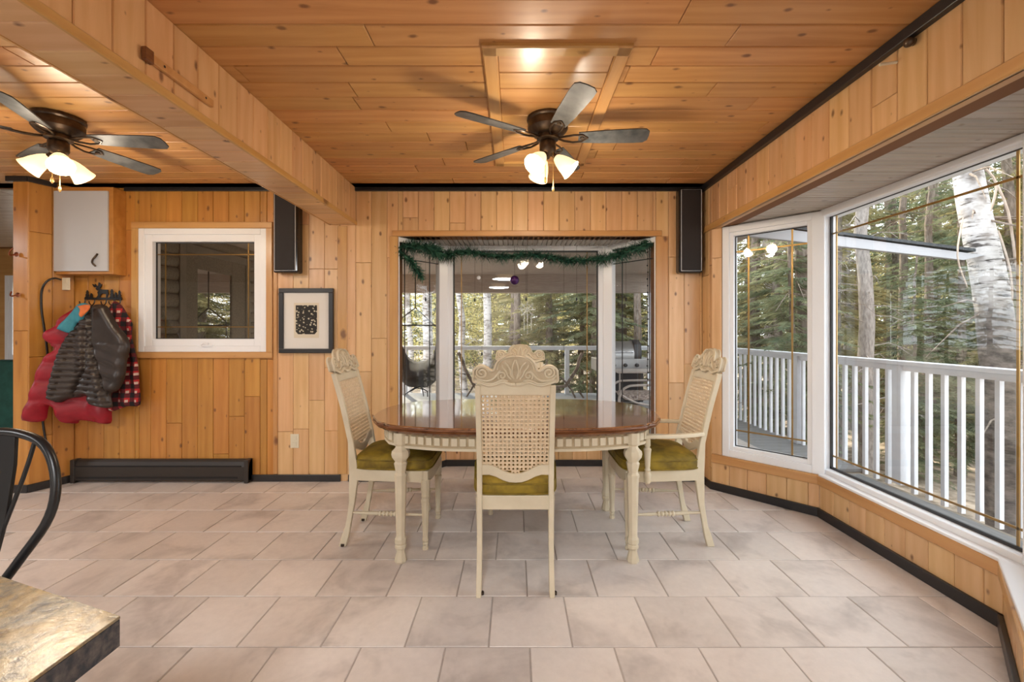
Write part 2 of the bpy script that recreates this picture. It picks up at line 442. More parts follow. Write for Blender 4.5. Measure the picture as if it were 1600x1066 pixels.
M_['forest_floor'] = noisy('leaf litter ground', (0.20, 0.15, 0.105), (0.55, 0.44, 0.34), 4.5, 0.95, detail=8, lo=0.4, hi=0.6, rand=False)
M_['canvas'] = noisy('dark canvas', (0.028, 0.023, 0.020), (0.04, 0.034, 0.03), 20, 0.9)
M_['rope'] = mat('dark rope', (0.05, 0.045, 0.04), 0.9)
M_['grill_steel'] = mat('grill steel', (0.36, 0.35, 0.34), 0.35, 0.6)
M_['grill_dark'] = mat('grill dark enamel', (0.03, 0.028, 0.03), 0.4)
M_['patio_tube'] = mat('tan tube', (0.42, 0.36, 0.32), 0.4)
M_['cushion_pattern'] = noisy('patterned outdoor cushion', (0.12, 0.08, 0.07), (0.50, 0.42, 0.36), 26, 0.9)
M_['purple_glass'] = mat('purple gazing ball', (0.07, 0.02, 0.12), 0.12, 0.4)
M_['clear_acrylic'] = glass('clear acrylic', (0.93, 0.96, 0.98), 2.0, 0.18)
M_['green_cloth'] = noisy('dark green upholstery', (0.004, 0.045, 0.032), (0.008, 0.07, 0.05), 12, 0.85)
M_['copper'] = mat('copper hook', (0.30, 0.10, 0.05), 0.35, 0.8)

# ------------------------------------------------------------------ planks and tiles
PCACHE = {}
def plank_mesh(L, Wd, T, m, b=0.0035):
    k = (round(L, 3), round(Wd, 3), round(T, 3), m.name)
    if k in PCACHE: return PCACHE[k]
    x, y = L / 2, Wd / 2
    b = min(b, Wd * 0.2, L * 0.2)
    vs = [(sx * x, sy * y, 0) for sx, sy in ((-1, -1), (1, -1), (1, 1), (-1, 1))]
    vs += [(sx * x, sy * y, T - b) for sx, sy in ((-1, -1), (1, -1), (1, 1), (-1, 1))]
    vs += [(sx * (x - b * 0.6), sy * (y - b), T) for sx, sy in ((-1, -1), (1, -1), (1, 1), (-1, 1))]
    fs = [(3, 2, 1, 0), (8, 9, 10, 11)]
    for a in (0, 4):
        for i in range(4):
            j = (i + 1) % 4
            fs.append((a + i, a + j, a + 4 + j, a + 4 + i))
    me = bpy.data.meshes.new('plank'); me.from_pydata(vs, [], fs); me.materials.append(m); me.update()
    PCACHE[k] = me
    return me
def plank(parent, origin, ax, ay, L, Wd, T, m, name='plank', b=0.0035):
    """centre of the back face at origin; length along ax, width along ay, face towards ax x ay"""
    if L < 0.01 or Wd < 0.008: return None
    o = bpy.data.objects.new(name, plank_mesh(L, Wd, T, m, b))
    az = Vector(ax).cross(Vector(ay))
    Mx = Matrix((ax, ay, az)).transposed().to_4x4(); Mx.translation = origin
    COL.objects.link(o); o.parent = parent
    o.matrix_basis = Matrix.Translation(-Vector(parent.location)) @ Mx
    return o
def panel_vertical(parent, P, d, nrm, s0, s1, z0, z1, m, pitch=0.13, phase=0.0, T=0.015, jp=0.6, seed=0, gap=0.002, name='plank', holes=()):
    """vertical boards on a wall that starts at P (xy), runs along d and faces nrm; holes are (s0,s1,z0,z1)"""
    rnd = random.Random(seed)
    d = Vector((d[0], d[1], 0)).normalized(); nrm = Vector((nrm[0], nrm[1], 0)).normalized()
    ax = Vector((0, 0, 1)); ay = nrm.cross(ax)
    k0 = math.floor((s0 - phase) / pitch)
    k = k0
    while phase + k * pitch < s1 - 1e-4:
        a = phase + k * pitch; b = a + pitch
        cuts = sorted({z0, z1})
        jr = rnd.uniform(0.15, 1.3) + z0; js = []
        while jr < z1 - 0.15:
            js.append(jr); jr += rnd.uniform(0.5, 1.7)
        js = [j for j in js if rnd.random() < jp or (z1 - z0) > 1.2]
        lo, hi = max(a, s0), min(b, s1)
        # split sideways at hole edges
        xs = sorted({lo, hi} | {h[e] for h in holes for e in (0, 1) if lo + 0.004 < h[e] < hi - 0.004})
        for u0, u1 in zip(xs, xs[1:]):
            um = (u0 + u1) / 2
            zz = sorted({z0, z1} | set(js) | {h[e] for h in holes if h[0] < um < h[1] for e in (2, 3) if z0 < h[e] < z1})
            for w0, w1 in zip(zz, zz[1:]):
                wm = (w0 + w1) / 2
                if any(h[0] < um < h[1] and h[2] < wm < h[3] for h in holes): continue
                c = Vector((P[0], P[1], 0)) + d * um + Vector((0, 0, wm))
                plank(parent, c, ax, ay, w1 - w0 - 0.0015, u1 - u0 - gap, T, m, name)
        k += 1
# ================================================================== THE ROOM
H = 2.44
YB = 3.67          # face of the back wall
XR = 1.56          # face of the right wall
PT = 0.014         # board thickness (boards stand in front of the backing)
def struct(name, mb, m, parent=None, **kw):
    return mb.build(name, m, parent, kind='structure' if parent is None else None, **kw)

# --- floor: slab of grout and single tiles in running bond
fl = MB(); fl.box(-8.2, 2.6, -3.5, 6.5, -0.10, -0.0025)
floor = struct('floor', fl, M_['grout'])
TP = 0.3325
tmesh = plank_mesh(TP - 0.007, TP - 0.007, 0.007, M_['tile'], 0.0018); tmesh.name = 'tile'
BAYR = [(1.56, 3.49), (2.05, 2.97), (2.05, 1.85), (1.56, 1.33)]
def in_room(x, y):
    if y < 1.33 or y > 3.49: lim = 1.56
    elif y < 1.85: lim = 1.56 + (y - 1.33) / 0.52 * 0.49
    elif y < 2.97: lim = 2.05
    else: lim = 2.05 - (y - 2.97) / 0.52 * 0.49
    if x - TP / 2 > lim: return False
    if y - TP / 2 > YB:
        if x > -3.9 and not (-1.1 < x < 1.35 and y - TP / 2 < 4.09): return False
    return True
for r in range(-2, 14):
    y0 = 1.744 + r * TP; off = -0.1026 + (0.1625 if (r % 2) else 0)
    for k in range(-25, 8):
        x = off + (k + 0.5) * TP; y = y0 + TP / 2
        if y > 4.2 and x > -3.8: continue
        if y < 1.6 and x < -3.2: continue
        if x < -3.9 and (y < 3.0) : continue
        if not in_room(x, y): continue
        o = bpy.data.objects.new('tile', tmesh); COL.objects.link(o); o.parent = floor
        o.location = (x, y, -0.0065 + random.uniform(0, 0.0006))
        o.rotation_euler = (0, 0, random.choice((0, 1, 2, 3)) * math.pi / 2)

# --- ceiling
ce = MB(); ce.box(-8.3, 2.7, -3.6, YB + 0.15, H + 0.014, H + 0.1); ce.box(-8.3, -3.87, YB + 0.15, 6.6, H + 0.014, H + 0.1)
ceiling = struct('ceiling', ce, M_['joint'])
rnd = random.Random(3)
def ceiling_row(yc, x0, x1, pitch, m):
    x = x0 + rnd.uniform(0.3, 1.6) if x1 - x0 > 3 else x1
    a = x0
    while True:
        b = min(x, x1)
        if b - a > 0.05:
            plank(ceiling, Vector(((a + b) / 2, yc, H + 0.014)), Vector((1, 0, 0)), Vector((0, -1, 0)), b - a - 0.003, pitch - 0.004, PT, m, b=0.004)
        a = b
        if b >= x1: break
        x += rnd.uniform(0.9, 2.2)
CP = 0.1333
for r in range(-7, 21):
    yc = 1.718 + (r - 0.5) * CP
    ceiling_row(min(yc, YB - 0.05), -4.4 if yc < 3.4 else -8, XR, CP, M_['pine_ceiling'])
for r in range(0, 19):
    ceiling_row(YB + 0.14 + r * CP, -8.1, -3.88, CP, M_['whitewash_daylit'])  # pale tone puts the far room's daylight into the ceiling colour

# --- back wall
HW2 = (-3.122, -2.058, 1.074, 2.10)           # hole of the small window
BAY = (-0.968, 1.175, 0.0, 2.035)             # opening of the centre bay
bw = MB(); y0, y1 = YB + PT, YB + 0.14
def wall_with_holes(mb, s0, s1, z0, z1, holes, put):
    xs = sorted({s0, s1} | {h[0] for h in holes} | {h[1] for h in holes})
    for a, b in zip(xs, xs[1:]):
        cz = sorted({z0, z1} | {h[e] for h in holes if h[0] < (a + b) / 2 < h[1] for e in (2, 3)})
        for c, d in zip(cz, cz[1:]):
            if any(h[0] < (a + b) / 2 < h[1] and h[2] < (c + d) / 2 < h[3] for h in holes): continue
            put(a, b, c, d)
wall_with_holes(bw, -3.8, XR + 0.12, 0, H + 0.01, [HW2, BAY], lambda a, b, c, d: bw.box(a, b, y0, y1, c, d))
wall_back = struct('wall_back', bw, M_['joint'])
PB = (0, YB + PT)
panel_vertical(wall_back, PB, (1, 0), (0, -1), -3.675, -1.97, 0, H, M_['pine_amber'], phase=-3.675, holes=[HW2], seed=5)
panel_vertical(wall_back, PB, (1, 0), (0, -1), -1.97, XR, 0, H, M_['pine'], phase=-1.97, holes=[BAY], seed=8)

def board(parent, p0, p1, wdir, wid, T, m, nrm, name='board', world=True, bev=0.004):
    """flat trim board from p0 to p1 (centre line, back face), width along wdir"""
    ax = (Vector(p1) - Vector(p0)); L = ax.length; ax.normalize()
    ay = Vector(wdir).normalized(); az = ax.cross(ay)
    if az.dot(Vector(nrm)) < 0: ay = -ay
    return plank(parent, (Vector(p0) + Vector(p1)) / 2, ax, ay, L, wid, T, m, name, b=bev)

def casing(parent, x0, x1, z0, z1, wd, y, m, T=0.02, sides='LRTB'):
    """four trim boards round a rectangle in a wall facing -Y"""
    n = (0, -1, 0)
    if 'T' in sides: board(parent, (x0 - wd, y, z1 + wd / 2), (x1 + wd, y, z1 + wd / 2), (0, 0, 1), wd, T, m, n, 'casing_board')
    if 'B' in sides: board(parent, (x0 - wd, y, z0 - wd / 2), (x1 + wd, y, z0 - wd / 2), (0, 0, 1), wd, T, m, n, 'casing_board')
    if 'L' in sides: board(parent, (x0 - wd / 2, y, z0), (x0 - wd / 2, y, z1), (1, 0, 0), wd, T, m, n, 'casing_board')
    if 'R' in sides: board(parent, (x1 + wd / 2, y, z0), (x1 + wd / 2, y, z1), (1, 0, 0), wd, T, m, n, 'casing_board')
casing(wall_back, HW2[0], HW2[1], HW2[2], HW2[3], 0.052, YB + 0.002, M_['pine_trim'])
casing(wall_back, BAY[0], BAY[1], 0.06, BAY[3], 0.045, YB + 0.002, M_['pine_trim'], sides='T')
board(wall_back, (BAY[0] - 0.035, YB + 0.002, 0.06), (BAY[0] - 0.035, YB + 0.002, 2.035), (1, 0, 0), 0.07, 0.012, M_['pine_trim'], (0, -1, 0), 'casing_board')
board(wall_back, (BAY[1] + 0.05, YB + 0.002, 0.06), (BAY[1] + 0.05, YB + 0.002, 2.035), (1, 0, 0), 0.10, 0.012, M_['pine_trim'], (0, -1, 0), 'casing_board')
board(wall_back, (-1.43, YB + 0.002, 0.06), (-1.43, YB + 0.002, 2.12), (1, 0, 0), 0.08, 0.010, M_['pine_trim'], (0, -1, 0), 'casing_board')
board(wall_back, (-1.985, YB + 0.002, 0.06), (-1.985, YB + 0.002, H), (1, 0, 0), 0.035, 0.012, M_['pine_trim'], (0, -1, 0), 'casing_board')

# --- the narrow side wall and the square post at the left
lw = MB()
lw.prism([(-3.885, 3.41 + PT), (-3.755 - 0.005, 3.41 + PT), (-3.645 - 0.015, YB + 0.01), (-3.66, YB + 0.14), (-3.869, YB + 0.14), (-3.869, 6.5), (-3.885, 6.5)], lambda x, y, z: (x, y, z), 0, H + 0.01)
wall_left = struct('wall_left', lw, M_['joint'])
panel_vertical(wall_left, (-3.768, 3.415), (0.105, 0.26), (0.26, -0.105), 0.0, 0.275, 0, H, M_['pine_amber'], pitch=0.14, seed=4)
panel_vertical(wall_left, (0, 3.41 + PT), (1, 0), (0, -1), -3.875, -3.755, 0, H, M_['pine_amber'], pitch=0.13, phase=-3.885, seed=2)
# outside face of that projecting room: log siding with a patio door
sid = MB(); sid.box(-3.884, -3.868, YB + 0.16, 6.58, 0, 2.5)
# --- other walls of the open plan room (beyond and behind the view)
o1 = MB(); o1.box(-8.3, -8.2, -3.6, 6.6, 0, H + 0.09)
struct('wall_far_left', o1, M_['plaster'])
DW = (-7.45, -6.75, 0.80, 2.06)
o2 = MB(); wall_with_holes(o2, -8.2, -3.87, 0, H + 0.09, [DW], lambda a, b, c, d: o2.box(a, b, 6.46, 6.58, c, d))
wall_end = struct('wall_far_end', o2, M_['pine_trim'])
o3 = MB(); o3.box(-8.3, 2.7, -3.6, -3.49, 0, H + 0.09)
struct('wall_near', o3, M_['plaster'])
# --- right wall: low walls of the bay, soffit above
rw = MB()
rw.box(XR + PT, XR + 0.14, 3.505, YB + PT, 0, H)
rw.box(XR + PT, XR + 0.14, -3.5, 1.30, 0, H)
rw.box(XR + PT, XR + 0.14, 1.30, 3.505, 2.06, H)
SILL = 0.28
def lowwall(p, q, t=0.10):
    p, q = Vector(p), Vector(q); d = (q - p).normalized(); n = Vector((d.y, -d.x))
    if n.x < 0: n = -n
    a = p + n * PT; b = q + n * PT; c = q + n * t; e = p + n * t
    rw.prism([tuple(a), tuple(b), tuple(c), tuple(e)], lambda x, y, z: (x, y, z), 0, SILL)
for p, q_ in zip(BAYR, BAYR[1:]): lowwall(p, q_)
wall_right = struct('wall_right', rw, M_['joint'])
panel_vertical(wall_right, (XR + PT, 0), (0, 1), (-1, 0), 3.49, YB, 0, H, M_['pine'], pitch=0.13, phase=3.49 + 0.05 - 0.13, seed=31)
panel_vertical(wall_right, (XR + PT, 0), (0, 1), (-1, 0), 1.33, 3.49, 2.06, H, M_['pine'], pitch=0.13, phase=0.89, seed=12, jp=0.7)
panel_vertical(wall_right, (XR + PT, 0), (0, 1), (-1, 0), -0.4, 1.33, 0, H, M_['pine'], pitch=0.13, phase=0.89, seed=13)
for i, (p, q_) in enumerate(zip(BAYR, BAYR[1:])):
    p, q_ = Vector(p), Vector(q_); d = (q_ - p); L = d.length; d.normalize(); n = Vector((d.y, -d.x))
    if n.x > 0: n = -n
    panel_vertical(wall_right, tuple(p - n * PT), tuple(d), tuple(n), 0, L, 0, SILL, M_['pine'], pitch=0.13, phase=0.0, seed=40 + i, jp=1.0)
    # sill apron under the windows
    mid0 = Vector((p.x, p.y, SILL - 0.033)); mid1 = Vector((q_.x, q_.y, SILL - 0.033))
    board(wall_right, mid0, mid1, (0, 0, 1), 0.062, 0.018, M_['pine_trim'], (n.x, n.y, 0), 'sill_board')
# wood between the back wall and the first narrow window
dv = Vector((0.49, -0.52)).normalized()
for a, b in ((0.0, 0.075),):
    panel_vertical(wall_right, (1.56 + 0.01, 3.49 + 0.01), tuple(dv), (-dv.y * -1 * -1, -dv.x) if False else (-0.52, -0.49), a, b, SILL, 2.06, M_['pine'], pitch=0.075, phase=0, seed=50)
# soffit bottom board
board(wall_right, (XR + 0.006, -0.4, 2.075), (XR + 0.006, YB - 0.005, 2.075), (0, 0, 1), 0.05, 0.02, M_['pine_trim'], (-1, 0, 0), 'soffit_board')
board(wall_right, (XR + 0.02, 1.33, 2.062), (XR + 0.02, 3.5, 2.062), (1, 0, 0), 0.05, 0.012, M_['pine_trim'], (0, 0, -1), 'soffit_board')
# bead board ceiling of the right bay
bc = MB(); bc.prism([(1.57, 3.55), (2.22, 2.99), (2.22, 1.82), (1.57, 1.24)], lambda x, y, z: (x, y, z), 2.075, 2.14)
bayc = struct('ceiling_bay_right', bc, M_['joint'])
y = 1.28
while y < 3.5:
    if y < 1.85: lim = 1.56 + (y - 1.28) / 0.52 * 0.49 + 0.05
    elif y > 2.97: lim = 2.12 - (y - 2.97) / 0.52 * 0.49 + 0.03
    else: lim = 2.13
    if lim > 1.60:
        plank(bayc, Vector(((1.58 + lim) / 2, y, 2.075)), Vector((1, 0, 0)), Vector((0, -1, 0)), lim - 1.58, 0.041, 0.012, M_['whitewash_daylit'], 'bead_board', b=0.005)
    y += 0.0435
# centre bay: low wall, ceiling
BC = [(-0.968, YB + 0.02), (-0.634, 4.09), (0.84, 4.09), (1.175, YB + 0.02)]
cb = MB()
for p, q_ in zip(BC, BC[1:]):
    p, q_ = Vector(p), Vector(q_); d = (q_ - p).normalized(); n = Vector((-d.y, d.x))
    cb.prism([tuple(p + n * PT), tuple(q_ + n * PT), tuple(q_ + n * 0.1), tuple(p + n * 0.1)], lambda x, y, z: (x, y, z), 0, SILL)
wall_bay = struct('wall_bay', cb, M_['joint'])
for i, (p, q_) in enumerate(zip(BC, BC[1:])):
    p, q_ = Vector(p), Vector(q_); d = (q_ - p); L = d.length; d.normalize(); n = Vector((d.y, -d.x))
    panel_vertical(wall_bay, tuple(p - n * PT), tuple(d), tuple(n), 0, L, 0, SILL, M_['pine'], pitch=0.13, seed=60 + i, jp=0)
    board(wall_bay, (p.x, p.y, SILL - 0.03), (q_.x, q_.y, SILL - 0.03), (0, 0, 1), 0.06, 0.018, M_['pine_trim'], (n.x, n.y, 0), 'sill_board')
    plank(wall_bay, Vector(((p.x + q_.x) / 2 - n.x * 0.05, (p.y + q_.y) / 2 - n.y * 0.05, SILL)), Vector((d.x, d.y, 0)), Vector((-d.y, d.x, 0)), L, 0.12, 0.02, M_['pine_trim'], 'sill_board')
bb = MB(); bb.prism([(-1.05, YB + 0.14), (-0.68, 4.22), (0.88, 4.22), (1.26, YB + 0.14), (1.175, YB + 0.02), (-0.968, YB + 0.02)], lambda x, y, z: (x, y, z), 2.045, 2.12)
bayc2 = struct('ceiling_bay', bb, M_['joint'])
x = -0.95
while x < 1.16:
    ly = 4.10 if -0.634 < x < 0.84 else (4.10 - (-0.634 - x) * 1.17 if x < 0 else 4.10 - (x - 0.84) * 1.17)
    if ly > YB + 0.05:
        plank(bayc2, Vector((x, (YB + 0.025 + ly) / 2, 2.045)), Vector((0, 1, 0)), Vector((1, 0, 0)), ly - YB - 0.025, 0.041, 0.010, M_['whitewash_daylit'], 'bead_board', b=0.005)
    x += 0.0435

# --- beam
bm_ = MB(); bm_.box(-1.53 + PT, -1.32 - PT, -3.5, YB - 0.001, 2.13 + PT, H + 0.012)
beam = struct('beam', bm_, M_['joint'])
panel_vertical(beam, (-1.32 - PT, 0), (0, 1), (1, 0), 0.35, YB, 2.13, H, M_['pine'], pitch=0.13, phase=0.02, seed=70, jp=0)
panel_vertical(beam, (-1.53 + PT, 0), (0, 1), (-1, 0), 0.35, YB, 2.13, H, M_['pine'], pitch=0.13, phase=0.02, seed=71, jp=0)
yy = 0.35
while yy < YB - 0.05:
    l = min(0.13, YB - yy)
    plank(beam, Vector((-1.425, yy + l / 2, 2.13 + PT)), Vector((1, 0, 0)), Vector((0, -1, 0)), 0.206, l - 0.002, PT, M_['pine'])
    yy += l
board(beam, (-1.32 - 0.002, 0.35, 2.145), (-1.32 - 0.002, YB, 2.145), (0, 0, 1), 0.034, 0.014, M_['pine_trim'], (1, 0, 0), 'edge_board')
board(beam, (-1.53 + 0.002, 0.35, 2.145), (-1.53 + 0.002, YB, 2.145), (0, 0, 1), 0.034, 0.014, M_['pine_trim'], (-1, 0, 0), 'edge_board')

# --- black crown and base trim
def trimrun(name, pts, z0, z1, t, side=1):
    mb = MB()
    for p, q_ in zip(pts, pts[1:]):
        p, q_ = Vector(p), Vector(q_); d = (q_ - p).normalized(); n = Vector((-d.y, d.x)) * side
        e = d * t * 0.45
        mb.prism([tuple(p - e), tuple(q_ + e), tuple(q_ + e + n * t), tuple(p - e + n * t)], lambda x, y, z: (x, y, z), z0, z1)
    return struct(name, mb, M_['black_trim'], bevel=0.003)
trimrun('trim_1', [(-1.32, YB - 0.001), (XR - 0.001, YB - 0.001)], H - 0.033, H - 0.001, 0.022, -1)
trimrun('trim_8', [(XR - 0.001, YB - 0.001), (XR - 0.001, -0.3)], H - 0.048, H - 0.001, 0.03, -1)
trimrun('trim_2', [(-3.22, YB - 0.001), (-1.53, YB - 0.001)], H - 0.033, H - 0.001, 0.022, -1)
trimrun('trim_3', [(-3.9, 3.409), (-3.755, 3.409), (-3.70, 3.55)], H - 0.04, H - 0.001, 0.022, -1)
trimrun('baseboard_back', [(-2.17, YB - 0.001), (-1.45, YB - 0.001)], 0.001, 0.057, 0.018, -1)
trimrun('baseboard_left', [(-3.9, 3.409), (-3.755, 3.409), (-3.65, YB - 0.005)], 0.001, 0.062, 0.016, -1)
trimrun('baseboard_bay', [(-1.37, YB - 0.001), (-0.968, YB), (-0.634, 4.088), (0.84, 4.088), (1.175, YB), (XR - 0.001, YB), (XR - 0.001, 3.489)], 0.001, 0.057, 0.018, -1)
trimrun('baseboard_right', [(XR - 0.001, 3.489), (2.048, 2.97), (2.048, 1.85), (1.559, 1.33), (1.559, -0.4)], 0.001, 0.06, 0.018, -1)

# ================================================================== WINDOWS
def rot_frame(p, q_):
    p, q_ = Vector(p), Vector(q_); d = q_ - p
    return Vector((p.x, p.y, 0)), math.atan2(d.y, d.x), d.length
def window_unit(name, p, q_, z0, z1, fw, depth=0.07, gl='glass', grid=None, frame_m='white', sash=0.0, y_off=0.0, extra=None, fws=None, gz=0.011, gm='brass', ge=0.006):
    """window from p to q_ (inside face), the room on the -Y side of its own frame"""
    loc, ang, L = rot_frame(p, q_)
    loc.z = z0
    w = bpy.data.objects.new(name, None); w.location = loc; w.rotation_euler = (0, 0, ang); COL.objects.link(w)
    props(w, kind='structure')
    h = z1 - z0; f = MB(); l, r, t, b = fws or (fw, fw, fw, fw)
    ya, yb = y_off, y_off + depth
    f.box(0, l, ya, yb, 0, h); f.box(L - r, L, ya, yb, 0, h)
    f.box(l, L - r, ya, yb, 0, b); f.box(l, L - r, ya, yb, h - t, h)
    f.build('window_frame', M_[frame_m], w, bevel=0.004)
    if sash:
        s = MB(); c = 0.012
        s.box(l, l + sash, ya + c, yb, b, h - t); s.box(L - r - sash, L - r, ya + c, yb, b, h - t)
        s.box(l + sash, L - r - sash, ya + c, yb, b, b + sash); s.box(l + sash, L - r - sash, ya + c, yb, h - t - sash, h - t)
        s.build('sash', M_[frame_m], w, bevel=0.003)
    x0, x1, zz0, zz1 = l + sash, L - r - sash, b + sash, h - t - sash
    ym = ya + depth * 0.55
    g = MB(); e = ge
    g.box(x0, x0 + e, ym - 0.006, ym + 0.006, zz0, zz1); g.box(x1 - e, x1, ym - 0.006, ym + 0.006, zz0, zz1)
    g.box(x0, x1, ym - 0.006, ym + 0.006, zz0, zz0 + e); g.box(x0, x1, ym - 0.006, ym + 0.006, zz1 - e, zz1)
    g.build('gasket', M_['gasket'], w)
    pn = MB(); pn.add([(x0, ym, zz0), (x1, ym, zz0), (x1, ym, zz1), (x0, ym, zz1)], [(0, 1, 2, 3)])
    pn.build('pane', M_[gl], w)
    for gx in (grid or {}).get('x', ()):
        X = x0 + gx if gx >= 0 else x1 + gx
        MB().box(X - gz / 2, X + gz / 2, ym + 0.001, ym + 0.006, zz0, zz1).build('grid_bar', M_[gm], w)
    for g_ in (grid or {}).get('z', ()):
        Z = zz0 + g_ if g_ >= 0 else zz1 + g_
        MB().box(x0, x1, ym + 0.001, ym + 0.006, Z - gz / 2, Z + gz / 2).build('grid_bar', M_[gm], w)
    return w
TOPZ = 2.045
# 1: small window in the back wall
w1 = window_unit('window_1', (HW2[0], YB - 0.008), (HW2[1], YB - 0.008), HW2[2], HW2[3], 0.05, 0.10, 'smoky_glass', {'x': (0.075, -0.075), 'z': (0.10, -0.10)}, sash=0.058, gz=0.009)
k = MB(); k.box(0.50, 0.62, -0.012, 0.012, 0.045, 0.058); k.tube([(0.53, -0.01, 0.058), (0.56, -0.02, 0.075), (0.60, -0.022, 0.07)], 0.007, 8)
k.build('crank', M_['white'], w1)
# centre bay
PC = [(-0.968, YB + 0.015), (-0.634, 4.09), (0.84, 4.09), (1.175, YB + 0.015)]
window_unit('window_2', PC[0], PC[1], SILL + 0.02, TOPZ, 0.03, 0.07, grid={'x': (0.08, -0.13), 'z': (0.12, -0.13)}, fws=(0.012, 0.03, 0.05, 0.06), gz=0.008, gm='gasket', ge=0.012)
window_unit('window_3', PC[1], PC[2], SILL + 0.02, TOPZ, 0.05, 0.07, grid={'x': (0.075, -0.10), 'z': (0.12,)}, fws=(0.062, 0.062, 0.05, 0.06), gz=0.008, ge=0.012)
window_unit('window_4', PC[2], PC[3], SILL + 0.02, TOPZ, 0.03, 0.07, grid={'x': (0.13, -0.07), 'z': (0.12, -0.13)}, fws=(0.03, 0.012, 0.05, 0.06), gz=0.008, gm='gasket', ge=0.012)
for i, p in enumerate((PC[1], PC[2])):
    sx = 1 if i == 0 else -1
    mb = MB(); mb.prism([(p[0] - 0.055 * sx, p[1] - 0.035), (p[0] + 0.02 * sx, p[1] - 0.012), (p[0] + 0.03 * sx, p[1] + 0.08), (p[0] - 0.10 * sx, p[1] + 0.02)], lambda x, y, z: (x, y, z), SILL + 0.02, TOPZ)
    struct('trim_4' if i == 0 else 'trim_5', mb, M_['white'], bevel=0.004)
# right bay: narrow, picture, narrow
dv2 = (Vector(BAYR[1]) - Vector(BAYR[0])).normalized()
n2 = Vector((dv2.y, -dv2.x)); n2 = n2 if n2.x > 0 else -n2
A0 = Vector(BAYR[0]) + dv2 * 0.078; A1 = Vector(BAYR[1])
window_unit('window_5', A0, A1 + dv2 * 0.03, SILL, TOPZ + 0.01, 0.06, 0.09, grid={'x': (0.095, -0.10), 'z': (0.12, -0.12)}, sash=0.028, y_off=-0.0, fws=(0.052, 0.075, 0.05, 0.055))
GX = 2.125
window_unit('window_6', (GX - 0.045, 3.03), (GX - 0.045, 1.78), SILL + 0.01, TOPZ + 0.015, 0.03, 0.09, grid={'x': (0.05, -0.06), 'z': (0.09, -0.13)}, fws=(0.055, 0.03, 0.03, 0.032), ge=0.016)
A2 = Vector(BAYR[2]); A3 = Vector(BAYR[3])
dv3 = (A3 - A2).normalized()
window_unit('window_7', (2.145, 1.79), (1.63, 1.26), SILL, TOPZ + 0.01, 0.06, 0.09, grid={'x': (0.10, -0.10), 'z': (0.12, -0.12)}, sash=0.028)
# ledge of the picture window and its corner covers
lg = MB(); lg.prism([(2.035, 2.96), (2.17, 3.08), (2.17, 1.76), (2.13, 1.73), (1.60, 1.23), (1.57, 1.345), (2.035, 1.86)], lambda x, y, z: (x, y, z), SILL - 0.004, SILL + 0.012)
struct('trim_6', lg, M_['white'], bevel=0.004)
hd = MB(); hd.prism([(2.06, 2.975), (2.20, 3.10), (2.20, 1.74), (2.14, 1.74), (2.10, 1.84)], lambda x, y, z: (x, y, z), TOPZ - 0.028, TOPZ + 0.018)
struct('trim_7', hd, M_['white'], bevel=0.004)
# window in the far room
window_unit('window_8', (DW[0], 6.45), (DW[1], 6.45), DW[2], DW[3], 0.05, 0.1, sash=0.05)

# siding and patio door seen through the small window
sroot = struct('wall_outside', sid, M_['siding'])
DOOR = (5.15, 6.30, 0.0, 2.18)
rr = random.Random(5)
z = 0.0
while z < 2.45:
    for a, b in ((YB + 0.18, DOOR[0] - 0.1), (DOOR[1] + 0.1, 6.58)) if z < 2.2 else ((YB + 0.18, 6.58),):
        mb = MB(); mb.prism([(0, z), (0.02, z + 0.01), (0.034, z + 0.05), (0.034, z + 0.10), (0.02, z + 0.14), (0, z + 0.15)], lambda u, v, t: (-3.868 + u, t, v), a, b)
        mb.build('siding_board', M_['siding'], sroot, smooth=60)
    z += 0.152
d1 = thing('patio_door', 'taupe framed patio door with mirror-like glass in the outside siding', 'door', (-3.868, 5.15, 0), 0)
d1['kind'] = 'structure'; del d1['category']; del d1['label']; d1.name = 'door_1'
mb = MB(); mb.box(0, 0.045, -0.1, 0.0, 0, 2.28); mb.box(0, 0.045, 1.15, 1.25, 0, 2.28); mb.box(0, 0.045, 0, 1.15, 2.18, 2.28)
mb.build('door_casing', M_['siding_trim'], d1, bevel=0.006)
mb = MB(); mb.box(0, 0.03, 0, 0.20, 0, 2.18); mb.box(0, 0.03, 0.85, 1.15, 0, 2.18); mb.box(0, 0.03, 0.2, 0.85, 0, 0.25); mb.box(0, 0.03, 0.2, 0.85, 2.0, 2.18)
mb.build('door_panel', M_['siding'], d1, bevel=0.004)
MB().box(0.01, 0.014, 0.2, 0.85, 0.25, 2.0).build('pane', M_['door_glass'], d1)
# ================================================================== DINING CHAIRS
def back_y(z):
    """rear post centre line of a chair: floor, seat, top"""
    pts = [(0.0, -0.255), (0.12, -0.222), (0.25, -0.200), (0.42, -0.188), (0.60, -0.205), (0.80, -0.250), (1.0, -0.305), (1.15, -0.350)]
    for (a, ya), (b, yb) in zip(pts, pts[1:]):
        if z <= b:
            t = (z - a) / (b - a); t = t * t * (3 - 2 * t) * 0.3 + t * 0.7
            return ya + (yb - ya) * t
    return pts[-1][1]
BK = lambda x, z, t: (x, back_y(z) + t, z)
def spiral(cx, cz, r0, r1, turns, a0, sx=1, n=28):
    out = []
    for i in range(n + 1):
        t = i / n; a = a0 + turns * 2 * math.pi * t; r = r0 + (r1 - r0) * t
        out.append((cx + sx * r * math.cos(a), cz + r * math.sin(a)))
    return out
S_ = 0.00049
def cx_(px, py): return ((px - 490) * S_, 1.141 - (py - 205) * S_)
